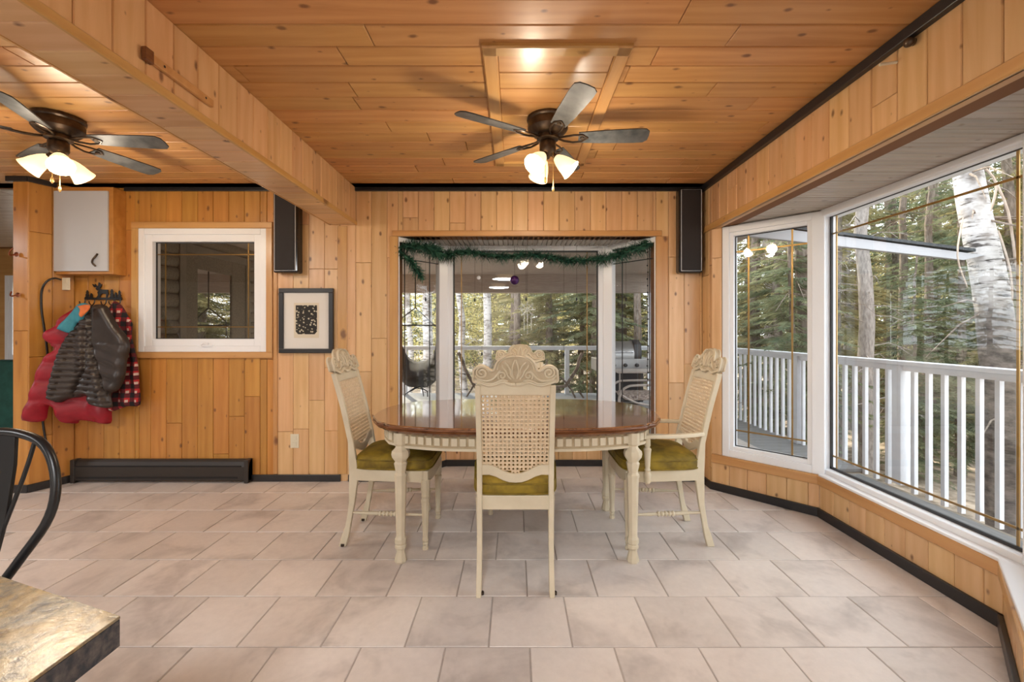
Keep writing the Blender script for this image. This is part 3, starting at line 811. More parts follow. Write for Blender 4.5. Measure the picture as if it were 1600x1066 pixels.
CREST_R = [(490, 495), (540, 490), (610, 467), (680, 490), (740, 500), (800, 482), (850, 464), (880, 457), (884, 430), (880, 395), (875, 352), (850, 322), (812, 307), (772, 314), (742, 335), (722, 352), (700, 356), (684, 338), (672, 300), (650, 262), (622, 238), (580, 218), (535, 208), (490, 205)]
def mirror_poly(half):
    r = [cx_(*p) for p in half]
    l = [(-x, z) for x, z in reversed(r)]
    return r + l[1:-1]
def smooth_line(pts, n=5):
    out = []
    m = len(pts)
    for i in range(m - 1):
        p0 = pts[max(i - 1, 0)]; p1 = pts[i]; p2 = pts[i + 1]; p3 = pts[min(i + 2, m - 1)]
        for k in range(n):
            t = k / n
            out.append(tuple(0.5 * ((2 * b) + (-a + c) * t + (2 * a - 5 * b + 4 * c - d) * t * t + (-a + 3 * b - 3 * c + d) * t ** 3) for a, b, c, d in zip(p0, p1, p2, p3)))
    out.append(tuple(pts[-1]))
    return out
TURNED = [(0.017, 0.0), (0.018, 0.012), (0.013, 0.022), (0.017, 0.034), (0.014, 0.042), (0.019, 0.052), (0.017, 0.062), (0.015, 0.07), (0.022, 0.26), (0.025, 0.285), (0.019, 0.295), (0.024, 0.305), (0.021, 0.318), (0.025, 0.332), (0.0255, 0.36), (0.026, 0.40)]
def make_chair(label, armrests=False, group=None):
    ch = thing('dining_chair', label, 'chair', (0, 0, 0), 0, group)
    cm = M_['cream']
    xr, xf, yf = 0.172, 0.208, 0.232
    for sx in (-1, 1):
        # rear post: floor to crest, one swept piece
        mb = MB(); zs = [0, 0.06, 0.12, 0.18, 0.25, 0.33, 0.42, 0.50, 0.60, 0.7, 0.8, 0.9, 1.0]
        for i, z in enumerate(zs):
            w = 0.0125; d = 0.015 + 0.012 * math.exp(-((z - 0.42) / 0.12) ** 2) + (0.006 if z < 0.1 else 0)
            y = back_y(z); x = sx * (xr + 0.001 * i / 12)
            mb.v += [(x - w, y - d, z), (x + w, y - d, z), (x + w, y + d, z), (x - w, y + d, z)]
        for i in range(len(zs) - 1):
            for k in range(4): mb.f.append((i * 4 + k, i * 4 + (k + 1) % 4, i * 4 + 4 + (k + 1) % 4, i * 4 + 4 + k))
        mb.f += [(3, 2, 1, 0), tuple((len(zs) - 1) * 4 + k for k in range(4))]; mb.m = [0] * len(mb.f)
        mb.build('rear_post', cm, ch, smooth=30, bevel=0.004)
        MB().lathe([(0.010, 0.0), (0.010, 0.012)], 10, Matrix.Translation((sx * (xr + (0.014 if sx > 0 else -0.014)), back_y(0) + 0.004, 0.006))).build('glide', M_['bronze'], ch)
        mb = MB(); mb.lathe(TURNED, 8, Matrix.Translation((sx * xf, yf, 0)), rot=math.pi / 8)
        mb.build('leg', cm, ch, smooth=35)
        # side stretcher with bead turnings
        p0 = Vector((sx * xf, yf, 0.195)); p1 = Vector((sx * xr, back_y(0.2), 0.195))
        L = (p1 - p0).length; Mx = Matrix.Translation(p0) @ (p1 - p0).to_track_quat('Z', 'Y').to_matrix().to_4x4()
        prof = [(0.006, 0.0), (0.009, L * 0.3)]
        for i in range(5):
            z = L * 0.38 + i * 0.022
            prof += [(0.008, z), (0.015, z + 0.006), (0.015, z + 0.014), (0.008, z + 0.020)]
        prof += [(0.012, L * 0.64), (0.006, L)]
        MB().lathe(prof, 10, Mx).build('stretcher', cm, ch, smooth=40)
    # seat rails
    for nm, poly in (('f', [(-xf - 0.02, yf - 0.012), (xf + 0.02, yf - 0.012), (xf + 0.02, yf + 0.018), (0.1, yf + 0.032), (-0.1, yf + 0.032), (-xf - 0.02, yf + 0.018)]),
                     ('b', [(-xr, back_y(.42) - 0.012), (xr, back_y(.42) - 0.012), (xr, back_y(.42) + 0.012), (-xr, back_y(.42) + 0.012)]),
                     ('l', [(-xr - 0.012, -0.19), (-xr + 0.012, -0.19), (-xf + 0.012, yf), (-xf - 0.014, yf)]),
                     ('r', [(xr - 0.012, -0.19), (xr + 0.012, -0.19), (xf + 0.014, yf), (xf - 0.012, yf)])):
        mb = MB(); mb.prism(poly, lambda x, y, z: (x, y, z), 0.383, 0.452)
        mb.build('seat_rail', cm, ch, bevel=0.004)
    # cushion: domed, wider in front, with piping
    n = 40; mb = MB(); rings = []
    def out(a, k=1.0):
        c, s = math.cos(a), math.sin(a); e = 0.32
        x = math.copysign(abs(c) ** e, c); y = math.copysign(abs(s) ** e, s)
        wx = 0.198 + 0.038 * (y + 1) / 2
        if armrests: wx += 0.008
        return Vector((x * wx * k, 0.035 + y * 0.232 * k, 0))
    for kk, z in ((0.90, 0.446), (0.985, 0.452), (1.0, 0.470), (1.0, 0.492), (0.975, 0.512), (0.93, 0.524), (0.8, 0.536), (0.55, 0.546), (0.25, 0.552), (0.02, 0.553)):
        rings.append([out(2 * math.pi * i / n, kk) + Vector((0, 0, z)) for i in range(n)])
    for r_ in rings: mb.v += [tuple(v) for v in r_]
    for i in range(len(rings) - 1):
        for k in range(n): mb.f.append((i * n + k, i * n + (k + 1) % n, (i + 1) * n + (k + 1) % n, (i + 1) * n + k))
    mb.f += [tuple(reversed(range(n))), tuple((len(rings) - 1) * n + k for k in range(n))]; mb.m = [0] * len(mb.f)
    cu = mb.build('cushion', M_['velvet'], ch, smooth=60, label='olive green velvet seat cushion')
    for z in (0.458, 0.505):
        MB().tube([out(2 * math.pi * i / n, 0.998 if z < .5 else 0.99) + Vector((0, 0, z)) for i in range(n + 1)], 0.0045, 6, cap=False).build('piping', M_['velvet'], cu, smooth=60)
    # back: crest rail with carving, board under it, cane, scalloped lower rail
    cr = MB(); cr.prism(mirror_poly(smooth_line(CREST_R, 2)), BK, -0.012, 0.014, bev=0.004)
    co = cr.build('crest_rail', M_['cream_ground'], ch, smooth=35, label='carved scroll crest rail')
    lines = []
    for sx in (1, -1):
        def q2(lst, k=4): return [(sx * x, z) for x, z in smooth_line([cx_(*p) for p in lst], k)]
        c0 = cx_(800, 372)
        lines.append(([(sx * (c0[0] + r_ * math.cos(a)), c0[1] + r_ * math.sin(a)) for r_, a in [(0.031 - 0.025 * i / 30, math.pi * (0.95 - 0.0 - 3.6 * i / 30)) for i in range(31)]], 0.0042))
        c1 = cx_(612, 400)
        lines.append(([(sx * (c1[0] + r_ * math.cos(a)), c1[1] + r_ * math.sin(a)) for r_, a in [(0.022 - 0.018 * i / 24, -math.pi * (0.3 - 2.6 * i / 24)) for i in range(25)]], 0.0036))
        lines.append((q2([(625, 350), (655, 385), (690, 425), (735, 448), (790, 446), (845, 425), (866, 395)]), 0.0040))
        lines.append((q2([(560, 455), (610, 440), (660, 458), (710, 476), (770, 470), (830, 445), (874, 440)]), 0.0036))
        lines.append((q2([(492, 478), (540, 474), (610, 452)]), 0.0034))
        lines.append((q2([(500, 430), (528, 395), (535, 350), (560, 300), (590, 275)]), 0.0036))
        lines.append((q2([(505, 425), (520, 360), (512, 300), (498, 262), (490, 250)]), 0.0036))
        lines.append((q2([(530, 435), (560, 400), (575, 360), (605, 320), (612, 295)]), 0.0034))
        lines.append(([(sx * x, z) for x, z in [cx_(*p) for p in smooth_line(CREST_R[6:22], 2)]], 0.0045))
        lines.append((q2([(490, 490), (540, 486), (608, 462), (680, 484), (740, 494), (800, 476), (872, 452)]), 0.0050))
        lines.append((q2([(490, 218), (540, 222), (590, 238), (630, 268), (652, 305), (660, 345)]), 0.0028))
    for t in (-0.0135, 0.0155):
        mb = MB()
        for ln, r_ in lines:
            mb.tube([BK(x, z, t) for x, z in ln], [r_ * (0.6 if i in (0, len(ln) - 1) else 1.3) for i in range(len(ln))], 6)
        mb.build('carving', cm, co, smooth=60)
    mb = MB(); mb.prism([(-0.162, 0.952), (0.162, 0.952), (0.162, 1.012), (-0.162, 1.012)], BK, -0.008, 0.008)
    mb.build('upper_rail', cm, ch, bevel=0.003)
    half = [(0.0, 0.516), (0.03, 0.518), (0.06, 0.528), (0.095, 0.546), (0.125, 0.556), (0.162, 0.555)]
    top = [(0.162, 0.606), (0.125, 0.605), (0.10, 0.598), (0.065, 0.577), (0.03, 0.563), (0.0, 0.560)]
    h_ = half + top
    poly = h_ + [(-x, z) for x, z in reversed(h_)][1:-1]
    mb = MB(); mb.prism(poly, BK, -0.011, 0.011, bev=0.003); mb.build('lower_rail', cm, ch, smooth=35)
    # cane with open octagonal holes
    mb = MB(); nx, nz = 16, 20; x0, x1, z0, z1 = -0.160, 0.160, 0.553, 0.955
    px, pz = (x1 - x0) / nx, (z1 - z0) / nz; r_ = 0.0053
    for i in range(nx):
        for j in range(nz):
            cx, cz = x0 + (i + 0.5) * px, z0 + (j + 0.5) * pz
            if cz < (0.566 + 0.042 * min(1, abs(cx) / 0.12)) - 0.01: continue
            hx, hz = px / 2, pz / 2
            o = [(hx, 0), (hx, hz), (0, hz), (-hx, hz), (-hx, 0), (-hx, -hz), (0, -hz), (hx, -hz)]
            inn = [(r_ * math.cos(k * math.pi / 4), r_ * math.sin(k * math.pi / 4)) for k in range(8)]
            b0 = len(mb.v)
            mb.v += [BK(cx + a, cz + b, 0.0015) for a, b in o] + [BK(cx + a, cz + b, 0.0030) for a, b in inn] + [BK(cx + a, cz + b, -0.0015) for a, b in inn]
            for k in range(8):
                k2 = (k + 1) % 8
                mb.f += [(b0 + k, b0 + k2, b0 + 8 + k2, b0 + 8 + k), (b0 + 8 + k, b0 + 8 + k2, b0 + 16 + k2, b0 + 16 + k), (b0 + 16 + k, b0 + 16 + k2, b0 + k2, b0 + k)]
    mb.m = [0] * len(mb.f)
    mb.build('cane_panel', M_['cane'], ch, label='woven cane back panel')
    if armrests:
        for sx in (-1, 1):
            pts = smooth_line([(sx * 0.175, -0.215, 0.652), (sx * 0.20, -0.13, 0.650), (sx * 0.222, 0.0, 0.648), (sx * 0.235, 0.12, 0.652), (sx * 0.24, 0.20, 0.640), (sx * 0.238, 0.245, 0.622)], 4)
            rs = [0.014 + 0.006 * min(1, i / len(pts) * 1.4) for i in range(len(pts))]; rs[-1] = 0.010
            mb = MB()
            for i in range(len(pts)):
                x, y, z = pts[i]; w = rs[i] * 1.15; hgt = 0.011
                mb.v += [(x - w, y, z - hgt), (x + w, y, z - hgt), (x + w, y, z + hgt), (x - w, y, z + hgt)]
            for i in range(len(pts) - 1):
                for k in range(4): mb.f.append((i * 4 + k, i * 4 + (k + 1) % 4, i * 4 + 4 + (k + 1) % 4, i * 4 + 4 + k))
            mb.f += [(3, 2, 1, 0), tuple((len(pts) - 1) * 4 + k for k in range(4))]; mb.m = [0] * len(mb.f)
            mb.build('armrest', cm, ch, smooth=40, bevel=0.005)
            prof = [(0.012, 0.385), (0.018, 0.393), (0.019, 0.418), (0.022, 0.435), (0.014, 0.452), (0.018, 0.463), (0.013, 0.472), (0.015, 0.485), (0.019, 0.56), (0.022, 0.58), (0.013, 0.592), (0.017, 0.60), (0.016, 0.642)]
            MB().lathe(prof, 10, Matrix.Translation((sx * 0.236, 0.13, 0))).build('arm_support', cm, ch, smooth=40)
    return ch
def put(o, x, y, rz):
    o.location = (x, y, 0.0005); o.rotation_euler = (0, 0, rz)
c1 = make_chair('cream carved cane-back chair nearest the camera, its back turned to us', group='cane-back dining chairs')
put(c1, 0.004, 2.335, 0)
c2 = copy_tree(c1); c2['label'] = 'cream cane-back armless chair at the left end of the oval table'
put(c2, -0.742, 2.735, R(-90))
c3 = copy_tree(c1); c3['label'] = 'cream chair on the far side of the table, only its carved crest in view'
put(c3, 0.045, 3.24, R(180))
c4 = make_chair('cream cane-back armchair with open arms at the right end of the table', True, group='cane-back dining chairs')
put(c4, 0.882, 2.735, R(90))

# ================================================================== DINING TABLE
tb = thing('dining_table', 'oval dining table with glossy brown top and cream turned legs', 'table', (0.012, 2.735, 0.0005))
Q = [(0, 0.505), (0.2, 0.500), (0.4, 0.485), (0.56, 0.445), (0.66, 0.408), (0.70, 0.382), (0.715, 0.358), (0.735, 0.342), (0.765, 0.315), (0.80, 0.25), (0.83, 0.19), (0.85, 0.10), (0.857, 0.0)]
half = smooth_line(Q, 3)
ring = half + [(x, -y) for x, y in reversed(half)][1:]
ring = ring + [(-x, y) for x, y in reversed(ring)][1:-1]
def scaled(k): return inset(ring, k)
def table_layers(mb, layers):
    n = len(ring); vs = []
    for k, z in layers: vs += [(x, y, z) for x, y in (scaled(k) if k else ring)]
    fs = [(i * n + k, i * n + (k + 1) % n, (i + 1) * n + (k + 1) % n, (i + 1) * n + k) for i in range(len(layers) - 1) for k in range(n)]
    fs += [tuple(reversed(range(n))), tuple((len(layers) - 1) * n + k for k in range(n))]
    mb.add(vs, fs)
mb = MB(); table_layers(mb, [(0.004, 0.742), (0.003, 0.748), (0.010, 0.752)])
mb.build('table_top', M_['table_wood'], tb, smooth=25, label='glossy burl veneered top')
mb = MB(); table_layers(mb, [(0.045, 0.700), (0.035, 0.705), (0.025, 0.714), (0.010, 0.718), (0.004, 0.724), (0.010, 0.730), (-0.001, 0.735), (0.0, 0.742)])
mb.build('moulded_edge', M_['edge_wood'], tb, smooth=30)
mb = MB(); n = len(ring)
A_, B_ = inset(ring, 0.075), inset(ring, 0.100)
for za, zb in ((0.618, 0.702),):
    vs = [(x, y, za) for x, y in A_] + [(x, y, zb) for x, y in A_] + [(x, y, zb) for x, y in B_] + [(x, y, za) for x, y in B_]
    fs = []
    for a in range(4):
        for k in range(n): fs.append((a * n + k, a * n + (k + 1) % n, ((a + 1) % 4) * n + (k + 1) % n, ((a + 1) % 4) * n + k))
    mb.add(vs, fs)
ap = mb.build('apron', M_['cream_glaze'], tb, smooth=30)
mb = MB(); C_ = inset(ring, 0.066); D_ = inset(ring, 0.09)
vs = [(x, y, 0.618) for x, y in C_] + [(x, y, 0.632) for x, y in C_] + [(x, y, 0.632) for x, y in D_] + [(x, y, 0.618) for x, y in D_]
fs = [(a * n + k, a * n + (k + 1) % n, ((a + 1) % 4) * n + (k + 1) % n, ((a + 1) % 4) * n + k) for a in range(4) for k in range(n)]
mb.add(vs, fs); mb.build('apron_bead', M_['cream'], ap, smooth=30)
# dentils along the apron
dm = MB(); dm.box(-0.0155, 0.0155, -0.009, 0.004, 0.0, 0.040); dmesh = dm.mesh('dentil', M_['cream'])
E_ = [Vector(p) for p in inset(ring, 0.073)]
acc = 0.0; nxt = 0.02
for i in range(n):
    a, b = E_[i], E_[(i + 1) % n]; L = (b - a).length
    while nxt < acc + L:
        t = (nxt - acc) / L; p = a.lerp(b, t); d = (b - a).normalized()
        o = bpy.data.objects.new('dentil', dmesh); COL.objects.link(o); o.parent = ap
        o.location = (p.x, p.y, 0.645); o.rotation_euler = (0, 0, math.atan2(d.y, d.x) + math.pi)
        nxt += 0.046
    acc += L
TL = [(0.030, 0.0), (0.034, 0.008), (0.030, 0.03), (0.022, 0.06), (0.024, 0.072), (0.031, 0.078), (0.031, 0.092), (0.026, 0.098), (0.032, 0.106), (0.032, 0.128), (0.026, 0.136), (0.024, 0.15), (0.030, 0.39), (0.032, 0.455), (0.035, 0.462), (0.035, 0.474), (0.026, 0.486), (0.032, 0.515), (0.036, 0.535), (0.030, 0.545), (0.046, 0.568), (0.050, 0.585), (0.047, 0.602), (0.030, 0.618), (0.026, 0.63), (0.036, 0.64), (0.036, 0.70)]
for sx in (-1, 1):
    for sy in (-1, 1):
        mb = MB(); mb.lathe(TL, 8, Matrix.Translation((sx * 0.628, sy * 0.345, 0)), rot=math.pi / 8)
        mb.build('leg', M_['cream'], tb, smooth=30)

# ================================================================== CEILING FANS
def tulip(mb, M):
    mb.lathe([(0.016, 0.0), (0.022, 0.006), (0.034, 0.03), (0.044, 0.06), (0.050, 0.09), (0.058, 0.115), (0.055, 0.113), (0.047, 0.09), (0.041, 0.06), (0.031, 0.03), (0.014, 0.01)], 16, M, cap=False)
def make_fan(label, loc, blade0, shade_angs, rad=0.55):
    f = thing('ceiling_fan', label, 'ceiling fan', loc, group='ceiling fans')
    MB().lathe([(0.085, 0.0), (0.115, -0.004), (0.117, -0.02), (0.108, -0.028), (0.112, -0.04), (0.112, -0.07), (0.100, -0.085), (0.085, -0.098), (0.06, -0.105)], 28).build('motor_housing', M_['bronze'], f, smooth=35)
    MB().lathe([(0.06, -0.105), (0.062, -0.125), (0.045, -0.135)], 20).build('rotor', M_['bronze'], f, smooth=40)
    MB().lathe([(0.040, -0.135), (0.046, -0.145), (0.046, -0.185), (0.036, -0.205), (0.018, -0.215), (0.010, -0.23), (0.004, -0.235)], 20).build('light_kit', M_['bronze'], f, smooth=40)
    for k in range(5):
        a = blade0 + k * 2 * math.pi / 5
        Rz = Matrix.Rotation(a, 4, 'Z'); T = Rz @ Matrix.Translation((0, 0, -0.118)) @ Matrix.Rotation(R(-13), 4, 'X')
        mb = MB(); P = lambda x, y, z: T @ Vector((x, y, z))
        outl = [(0.17, -0.042), (0.30, -0.052), (0.48, -0.058), (rad - 0.02, -0.055), (rad, -0.035), (rad + 0.003, 0.0), (rad, 0.035), (rad - 0.02, 0.055), (0.48, 0.058), (0.30, 0.052), (0.17, 0.042)]
        mb.prism(outl, P, -0.003, 0.003)
        mb.build('blade', [M_['blade']], f)
        mb = MB()
        for sy in (-1, 1):
            mb.tube([P(0.05, 0, 0.0), P(0.09, sy * 0.018, -0.006), P(0.14, sy * 0.03, -0.008), P(0.19, sy * 0.028, -0.005), P(0.22, 0, -0.004)], 0.006, 6)
        mb.lathe([(0.012, -0.009), (0.012, -0.002)], 8, T @ Matrix.Translation((0.19, 0, 0)))
        mb.build('blade_bracket', M_['bronze'], f, smooth=50)
    for a in shade_angs:
        Mx = Matrix.Translation((0, 0, -0.185)) @ Matrix.Rotation(a, 4, 'Z') @ Matrix.Rotation(R(180 - 48), 4, 'Y') 
        mb = MB(); mb.tube([Mx @ Vector((0, 0, 0.03)), Mx @ Vector((0, 0, 0.062))], 0.014, 10)
        mb.build('lamp_holder', M_['bronze'], f, smooth=50)
        Ms = Mx @ Matrix.Translation((0, 0, 0.06))
        mb = MB(); tulip(mb, Ms); sh = mb.build('lamp_shade', M_['shade'], f, smooth=60)
        mb = MB(); mb.ball(Ms @ Vector((0, 0, 0.055)), 0.024, 10); mb.build('bulb', M_['bulb'], sh, smooth=60)
        ld = bpy.data.lights.new('fan_bulb_light', 'POINT'); ld.energy = LAMP_W; ld.color = (1, 0.85, 0.66); ld.shadow_soft_size = 0.05
        lo = bpy.data.objects.new('fan_bulb_light', ld); lo.location = Ms @ Vector((0, 0, 0.135)); lo.parent = f; COL.objects.link(lo)
    for dx, L, r_ in ((-0.015, 0.14, 0.006), (0.028, 0.19, 0.005)):
        mb = MB(); mb.tube([(dx, -0.02, -0.20), (dx, -0.02, -0.20 - L)], 0.0018, 6)
        mb.lathe([(0.002, -0.20 - L), (r_, -0.205 - L), (r_ + 0.002, -0.225 - L), (0.003, -0.235 - L)], 10, Matrix.Translation((dx, -0.02, 0)))
        mb.build('pull_chain', M_['brass'], f, smooth=50)
    return f
make_fan('bronze five-blade ceiling fan with lit shades over the dining table', (0.185, 2.46, H), R(-4), [R(-8), R(112), R(232)])
make_fan('dark ceiling fan with lit shades left of the boxed beam', (-2.54, 2.46, H), R(6), [R(200), R(320), R(80)])

# ceiling hatch
ht = thing('ceiling_hatch', 'rectangular pine-trimmed access hatch above the ceiling fan', 'hatch', (0.178, 2.49, H))
hx, hy, wd = 0.315, 0.665, 0.065
for p0, p1, wdir in (((-hx, -hy, 0), (hx, -hy, 0), (0, 1, 0)), ((-hx, hy, 0), (hx, hy, 0), (0, 1, 0)), ((-hx, -hy, 0), (-hx, hy, 0), (1, 0, 0)), ((hx, -hy, 0), (hx, hy, 0), (1, 0, 0))):
    s_ = Vector(p0) + (Vector(wdir) * (wd / 2) * (1 if sum(a * b for a, b in zip(p0, wdir)) < 0 else -1))
    e_ = Vector(p1) + (Vector(wdir) * (wd / 2) * (1 if sum(a * b for a, b in zip(p1, wdir)) < 0 else -1))
    ax = (e_ - s_).normalized(); ay = Vector((0, 0, -1)).cross(ax)
    o = bpy.data.objects.new('trim_board', plank_mesh((e_ - s_).length, wd, 0.018, M_['pine_trim'], 0.006)); COL.objects.link(o); o.parent = ht
    Mx = Matrix((ax, ay, Vector((0, 0, -1)))).transposed().to_4x4(); Mx.translation = (s_ + e_) / 2; o.matrix_basis = Mx
yy = -hy + wd
while yy < hy - wd - 0.01:
    l = min(CP, hy - wd - yy)
    o = bpy.data.objects.new('plank', plank_mesh(2 * (hx - wd) - 0.002, l - 0.004, 0.007, M_['pine_trim'], 0.003)); COL.objects.link(o); o.parent = ht
    Mx = Matrix((Vector((1, 0, 0)), Vector((0, -1, 0)), Vector((0, 0, -1)))).transposed().to_4x4(); Mx.translation = (0, yy + l / 2, 0); o.matrix_basis = Mx
    yy += l

# ================================================================== THINGS ON THE BACK WALL
def wall_speaker(label, x0, x1, z0, z1, d, rz=0.0):
    t = thing('wall_speaker', label, 'speaker', ((x0 + x1) / 2, YB - 0.001, z0), rz, 'wall speakers beside the bay')
    w = (x1 - x0) / 2; h = z1 - z0
    mb = MB(); mb.box(-w, w, -d, -0.001, 0, h); mb.build('cabinet', M_['speaker_box'], t, bevel=0.016)
    mb = MB(); mb.box(-w + 0.022, w - 0.022, -d - 0.006, -d + 0.002, 0.022, h - 0.022); mb.build('grille', M_['speaker_cloth'], t, bevel=0.003)
    mb = MB()
    a, b, c, e = -w + 0.016, w - 0.016, 0.016, h - 0.016
    mb.tube([(a, -d - 0.003, c), (b, -d - 0.003, c), (b, -d - 0.003, e), (a, -d - 0.003, e), (a, -d - 0.003, c)], 0.0030, 6)
    mb.build('metal_line', M_['silver_line'], t)
    return t
wall_speaker('tall black wall speaker at the right, beside the bay opening', 1.335, 1.53, 1.72, 2.41, 0.09)
wall_speaker('tall black wall speaker half hidden behind the beam end', -1.955, -1.755, 1.72, 2.40, 0.10)

pf = thing('framed_print', 'black framed floral print with a wide white mat under the left speaker', 'picture', (-1.722, YB - 0.001, 1.066))
w, h = 0.224, 0.535
mb = MB()
for a, b, c, e in ((-w, w, 0, 0.036), (-w, w, h - 0.036, h), (-w, -w + 0.036, 0.036, h - 0.036), (w - 0.036, w, 0.036, h - 0.036)): mb.box(a, b, -0.03, -0.001, c, e)
mb.build('frame', M_['black_trim'], pf, bevel=0.003)
MB().box(-w + 0.03, w - 0.03, -0.014, -0.008, 0.03, h - 0.03).build('mat', M_['paper'], pf)
MB().box(-0.103, 0.103, -0.0155, -0.0142, 0.125, 0.415).build('print_sheet', M_['print_ground'], pf)
mb = MB(); mb.prism([(-0.088, 0.178), (-0.068, 0.155), (0.068, 0.155), (0.088, 0.178), (0.088, 0.395), (-0.088, 0.395)], lambda x, z, t: (x, t, z), -0.0170, -0.0157)
mb.build('printed_flowers', M_['print'], pf)

def outlet(label, x, z, w=0.035, h=0.058, toggle=False, y=YB, cat='outlet'):
    t = thing('light_switch' if toggle else 'wall_outlet', label, cat, (x, y - 0.001, z), group='ivory outlets')
    MB().box(-w, w, -0.007, 0, -h, h).build('cover_plate', M_['cream_plastic'], t, bevel=0.003)
    if toggle: MB().box(-0.006, 0.006, -0.018, -0.007, -0.012, 0.012).build('toggle', M_['cream_plastic'], t, bevel=0.002)
    else:
        for zz in (-0.026, 0.026): MB().box(-0.017, 0.017, -0.010, -0.0065, zz - 0.016, zz + 0.016).build('socket', M_['cream_plastic'], t, bevel=0.004)
outlet('ivory wall outlet low on the wall under the framed print', -1.825, 0.335)
p = W(87, 443, 3.5)
outlet('ivory outlet with a black cord, under the wall cabinet', -3.655, 1.632, 0.036, 0.050, y=3.60)
# power cord along the side wall
cd = [(95, 437, 3.56), (84, 435, 3.50), (72, 441, 3.47), (65, 456, 3.46), (65, 485, 3.46), (70, 520, 3.46), (74, 560, 3.46), (66, 610, 3.46), (67, 660, 3.46), (76, 710, 3.50), (83, 742, 3.52), (84, 750, 3.50)]
mb = MB(); mb.tube(smooth_line([tuple(W(*c)) for c in cd], 5), 0.0075, 6)
mb.build('power_cord', M_['black_metal'], None, 'black power cord hanging down behind the coats', smooth=60, category='cord')

# baseboard heater
hx0, hx1 = -3.63, -2.175
t = thing('baseboard_heater', 'long dark brown electric baseboard heater under the small window', 'heater', ((hx0 + hx1) / 2, YB - 0.001, 0))
w = (hx1 - hx0) / 2
mb = MB(); mb.prism([(0, 0.02), (-0.052, 0.02), (-0.060, 0.028), (-0.060, 0.135), (-0.045, 0.175), (-0.03, 0.19), (0, 0.19)], lambda y, z, x: (x, y, z), -w, w)
mb.build('housing', M_['heater'], t, bevel=0.003)
MB().box(-w + 0.03, w - 0.09, -0.0625, -0.058, 0.040, 0.056).build('lower_slot', M_['heater_slot'], t)
MB().box(-w + 0.03, w - 0.06, -0.0625, -0.052, 0.136, 0.146).build('upper_slot', M_['heater_slot'], t)
for xx in (-w, w - 0.035):
    MB().box(xx, xx + 0.035, -0.066, -0.001, 0.003, 0.194).build('end_cap', M_['heater'], t, bevel=0.004)

# shallow wall cabinet with the grey white door
t = thing('wall_cabinet', 'shallow pine wall cabinet with a plain grey-white door, above the coats', 'cabinet', (-3.46, YB - 0.003, 1.705))
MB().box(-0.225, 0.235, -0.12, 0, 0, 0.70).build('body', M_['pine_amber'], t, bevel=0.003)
dr = MB().box(-0.225, 0.205, -0.138, -0.121, 0.022, 0.665).build('door', M_['cabinet_white'], t, bevel=0.003, label='grey-white slab door')
mb = MB(); mb.tube(smooth_line([(0.115, -0.139, 0.06), (0.100, -0.152, 0.085), (0.108, -0.158, 0.11), (0.122, -0.152, 0.135), (0.128, -0.139, 0.16)], 4), 0.007, 8)
mb.build('handle', M_['bronze'], dr, smooth=60, label='curved bronze pull')

# antler like hooks on the square post
for i, (x, y_, lb) in enumerate(((28, 398, 'upper copper wall hook on the square pine post at far left'), (30, 461, 'lower copper wall hook on the square pine post at far left'))):
    p = W(x, y_, 3.405)
    t = thing('coat_hook', lb, 'hook', (p.x, 3.395, p.z), group='copper hooks on the post')
    MB().lathe([(0.0, 0.0), (0.018, 0.001), (0.014, 0.006), (0.003, 0.009)], 12, Matrix.Rotation(R(90), 4, 'X')).build('rosette', M_['copper'], t, smooth=50)
    mb = MB(); mb.tube(smooth_line([(0, -0.004, 0), (-0.01, -0.03, -0.012), (0.0, -0.05, -0.005), (0.015, -0.055, 0.02), (0.03, -0.05, 0.04) if i == 0 else (0.012, -0.055, 0.015)], 4), 0.005, 6)
    mb.build('hook', M_['copper'], t, smooth=60)

# ---- coat rack: silhouette of a moose between pines on a bar with hooks
p0 = W(133, 468, 3.655)
rk = thing('coat_rack', 'black metal coat rack with a moose and pine tree silhouette', 'coat rack', (p0.x, 3.66, p0.z))
sc = 3.655 / 690 / 4.1    # metres per pixel of the study crop
def rp(x, z): return ((x - 428) * sc, (198 - z) * sc)
def flat(poly, name, t0=-0.008, t1=-0.002):
    mb = MB(); mb.prism([rp(*q_) for q_ in poly], lambda x, z, t: (x, t, z), t0, t1); mb.build(name, M_['black_metal'], rk)
flat([(425, 186), (663, 186), (663, 200), (425, 200)], 'bar')
def pinetree(cx, base, top, w):
    h_ = base - top; P = []
    lv = 3
    for i in range(lv):
        zt = base - h_ * i / lv; zb = base - h_ * (i + 0.75) / lv; ww = w * (1 - i / lv * 0.75)
        P += [(cx + ww, zt), (cx + ww * 0.45, zb)]
    P = P + [(cx, top)] + [(2 * cx - x, z) for x, z in reversed(P)]
    flat(P, 'pine_tree')
for a in ((442, 188, 138, 16), (468, 188, 158, 14), (600, 188, 132, 17), (625, 188, 152, 13), (648, 188, 140, 14)): pinetree(*a)
flat([(500, 188), (512, 170), (508, 150), (520, 142), (535, 134), (575, 136), (577, 160), (570, 188), (562, 188), (563, 164), (540, 160), (528, 168), (522, 188)], 'moose_body')
flat([(520, 146), (505, 140), (496, 130), (502, 122), (484, 118), (474, 98), (484, 102), (490, 110), (494, 98), (502, 108), (512, 112), (516, 88), (524, 92), (526, 104), (538, 100), (530, 116), (522, 124), (530, 134)], 'moose_head')
for hx_ in (430, 490, 565, 615, 655):
    a = rp(hx_, 200)
    MB().tube(smooth_line([(a[0], -0.005, a[1]), (a[0], -0.012, a[1] - 0.03), (a[0], -0.03, a[1] - 0.045), (a[0], -0.05, a[1] - 0.035), (a[0], -0.055, a[1] - 0.015)], 3), 0.004, 6).build('hook', M_['black_metal'], rk, smooth=60)

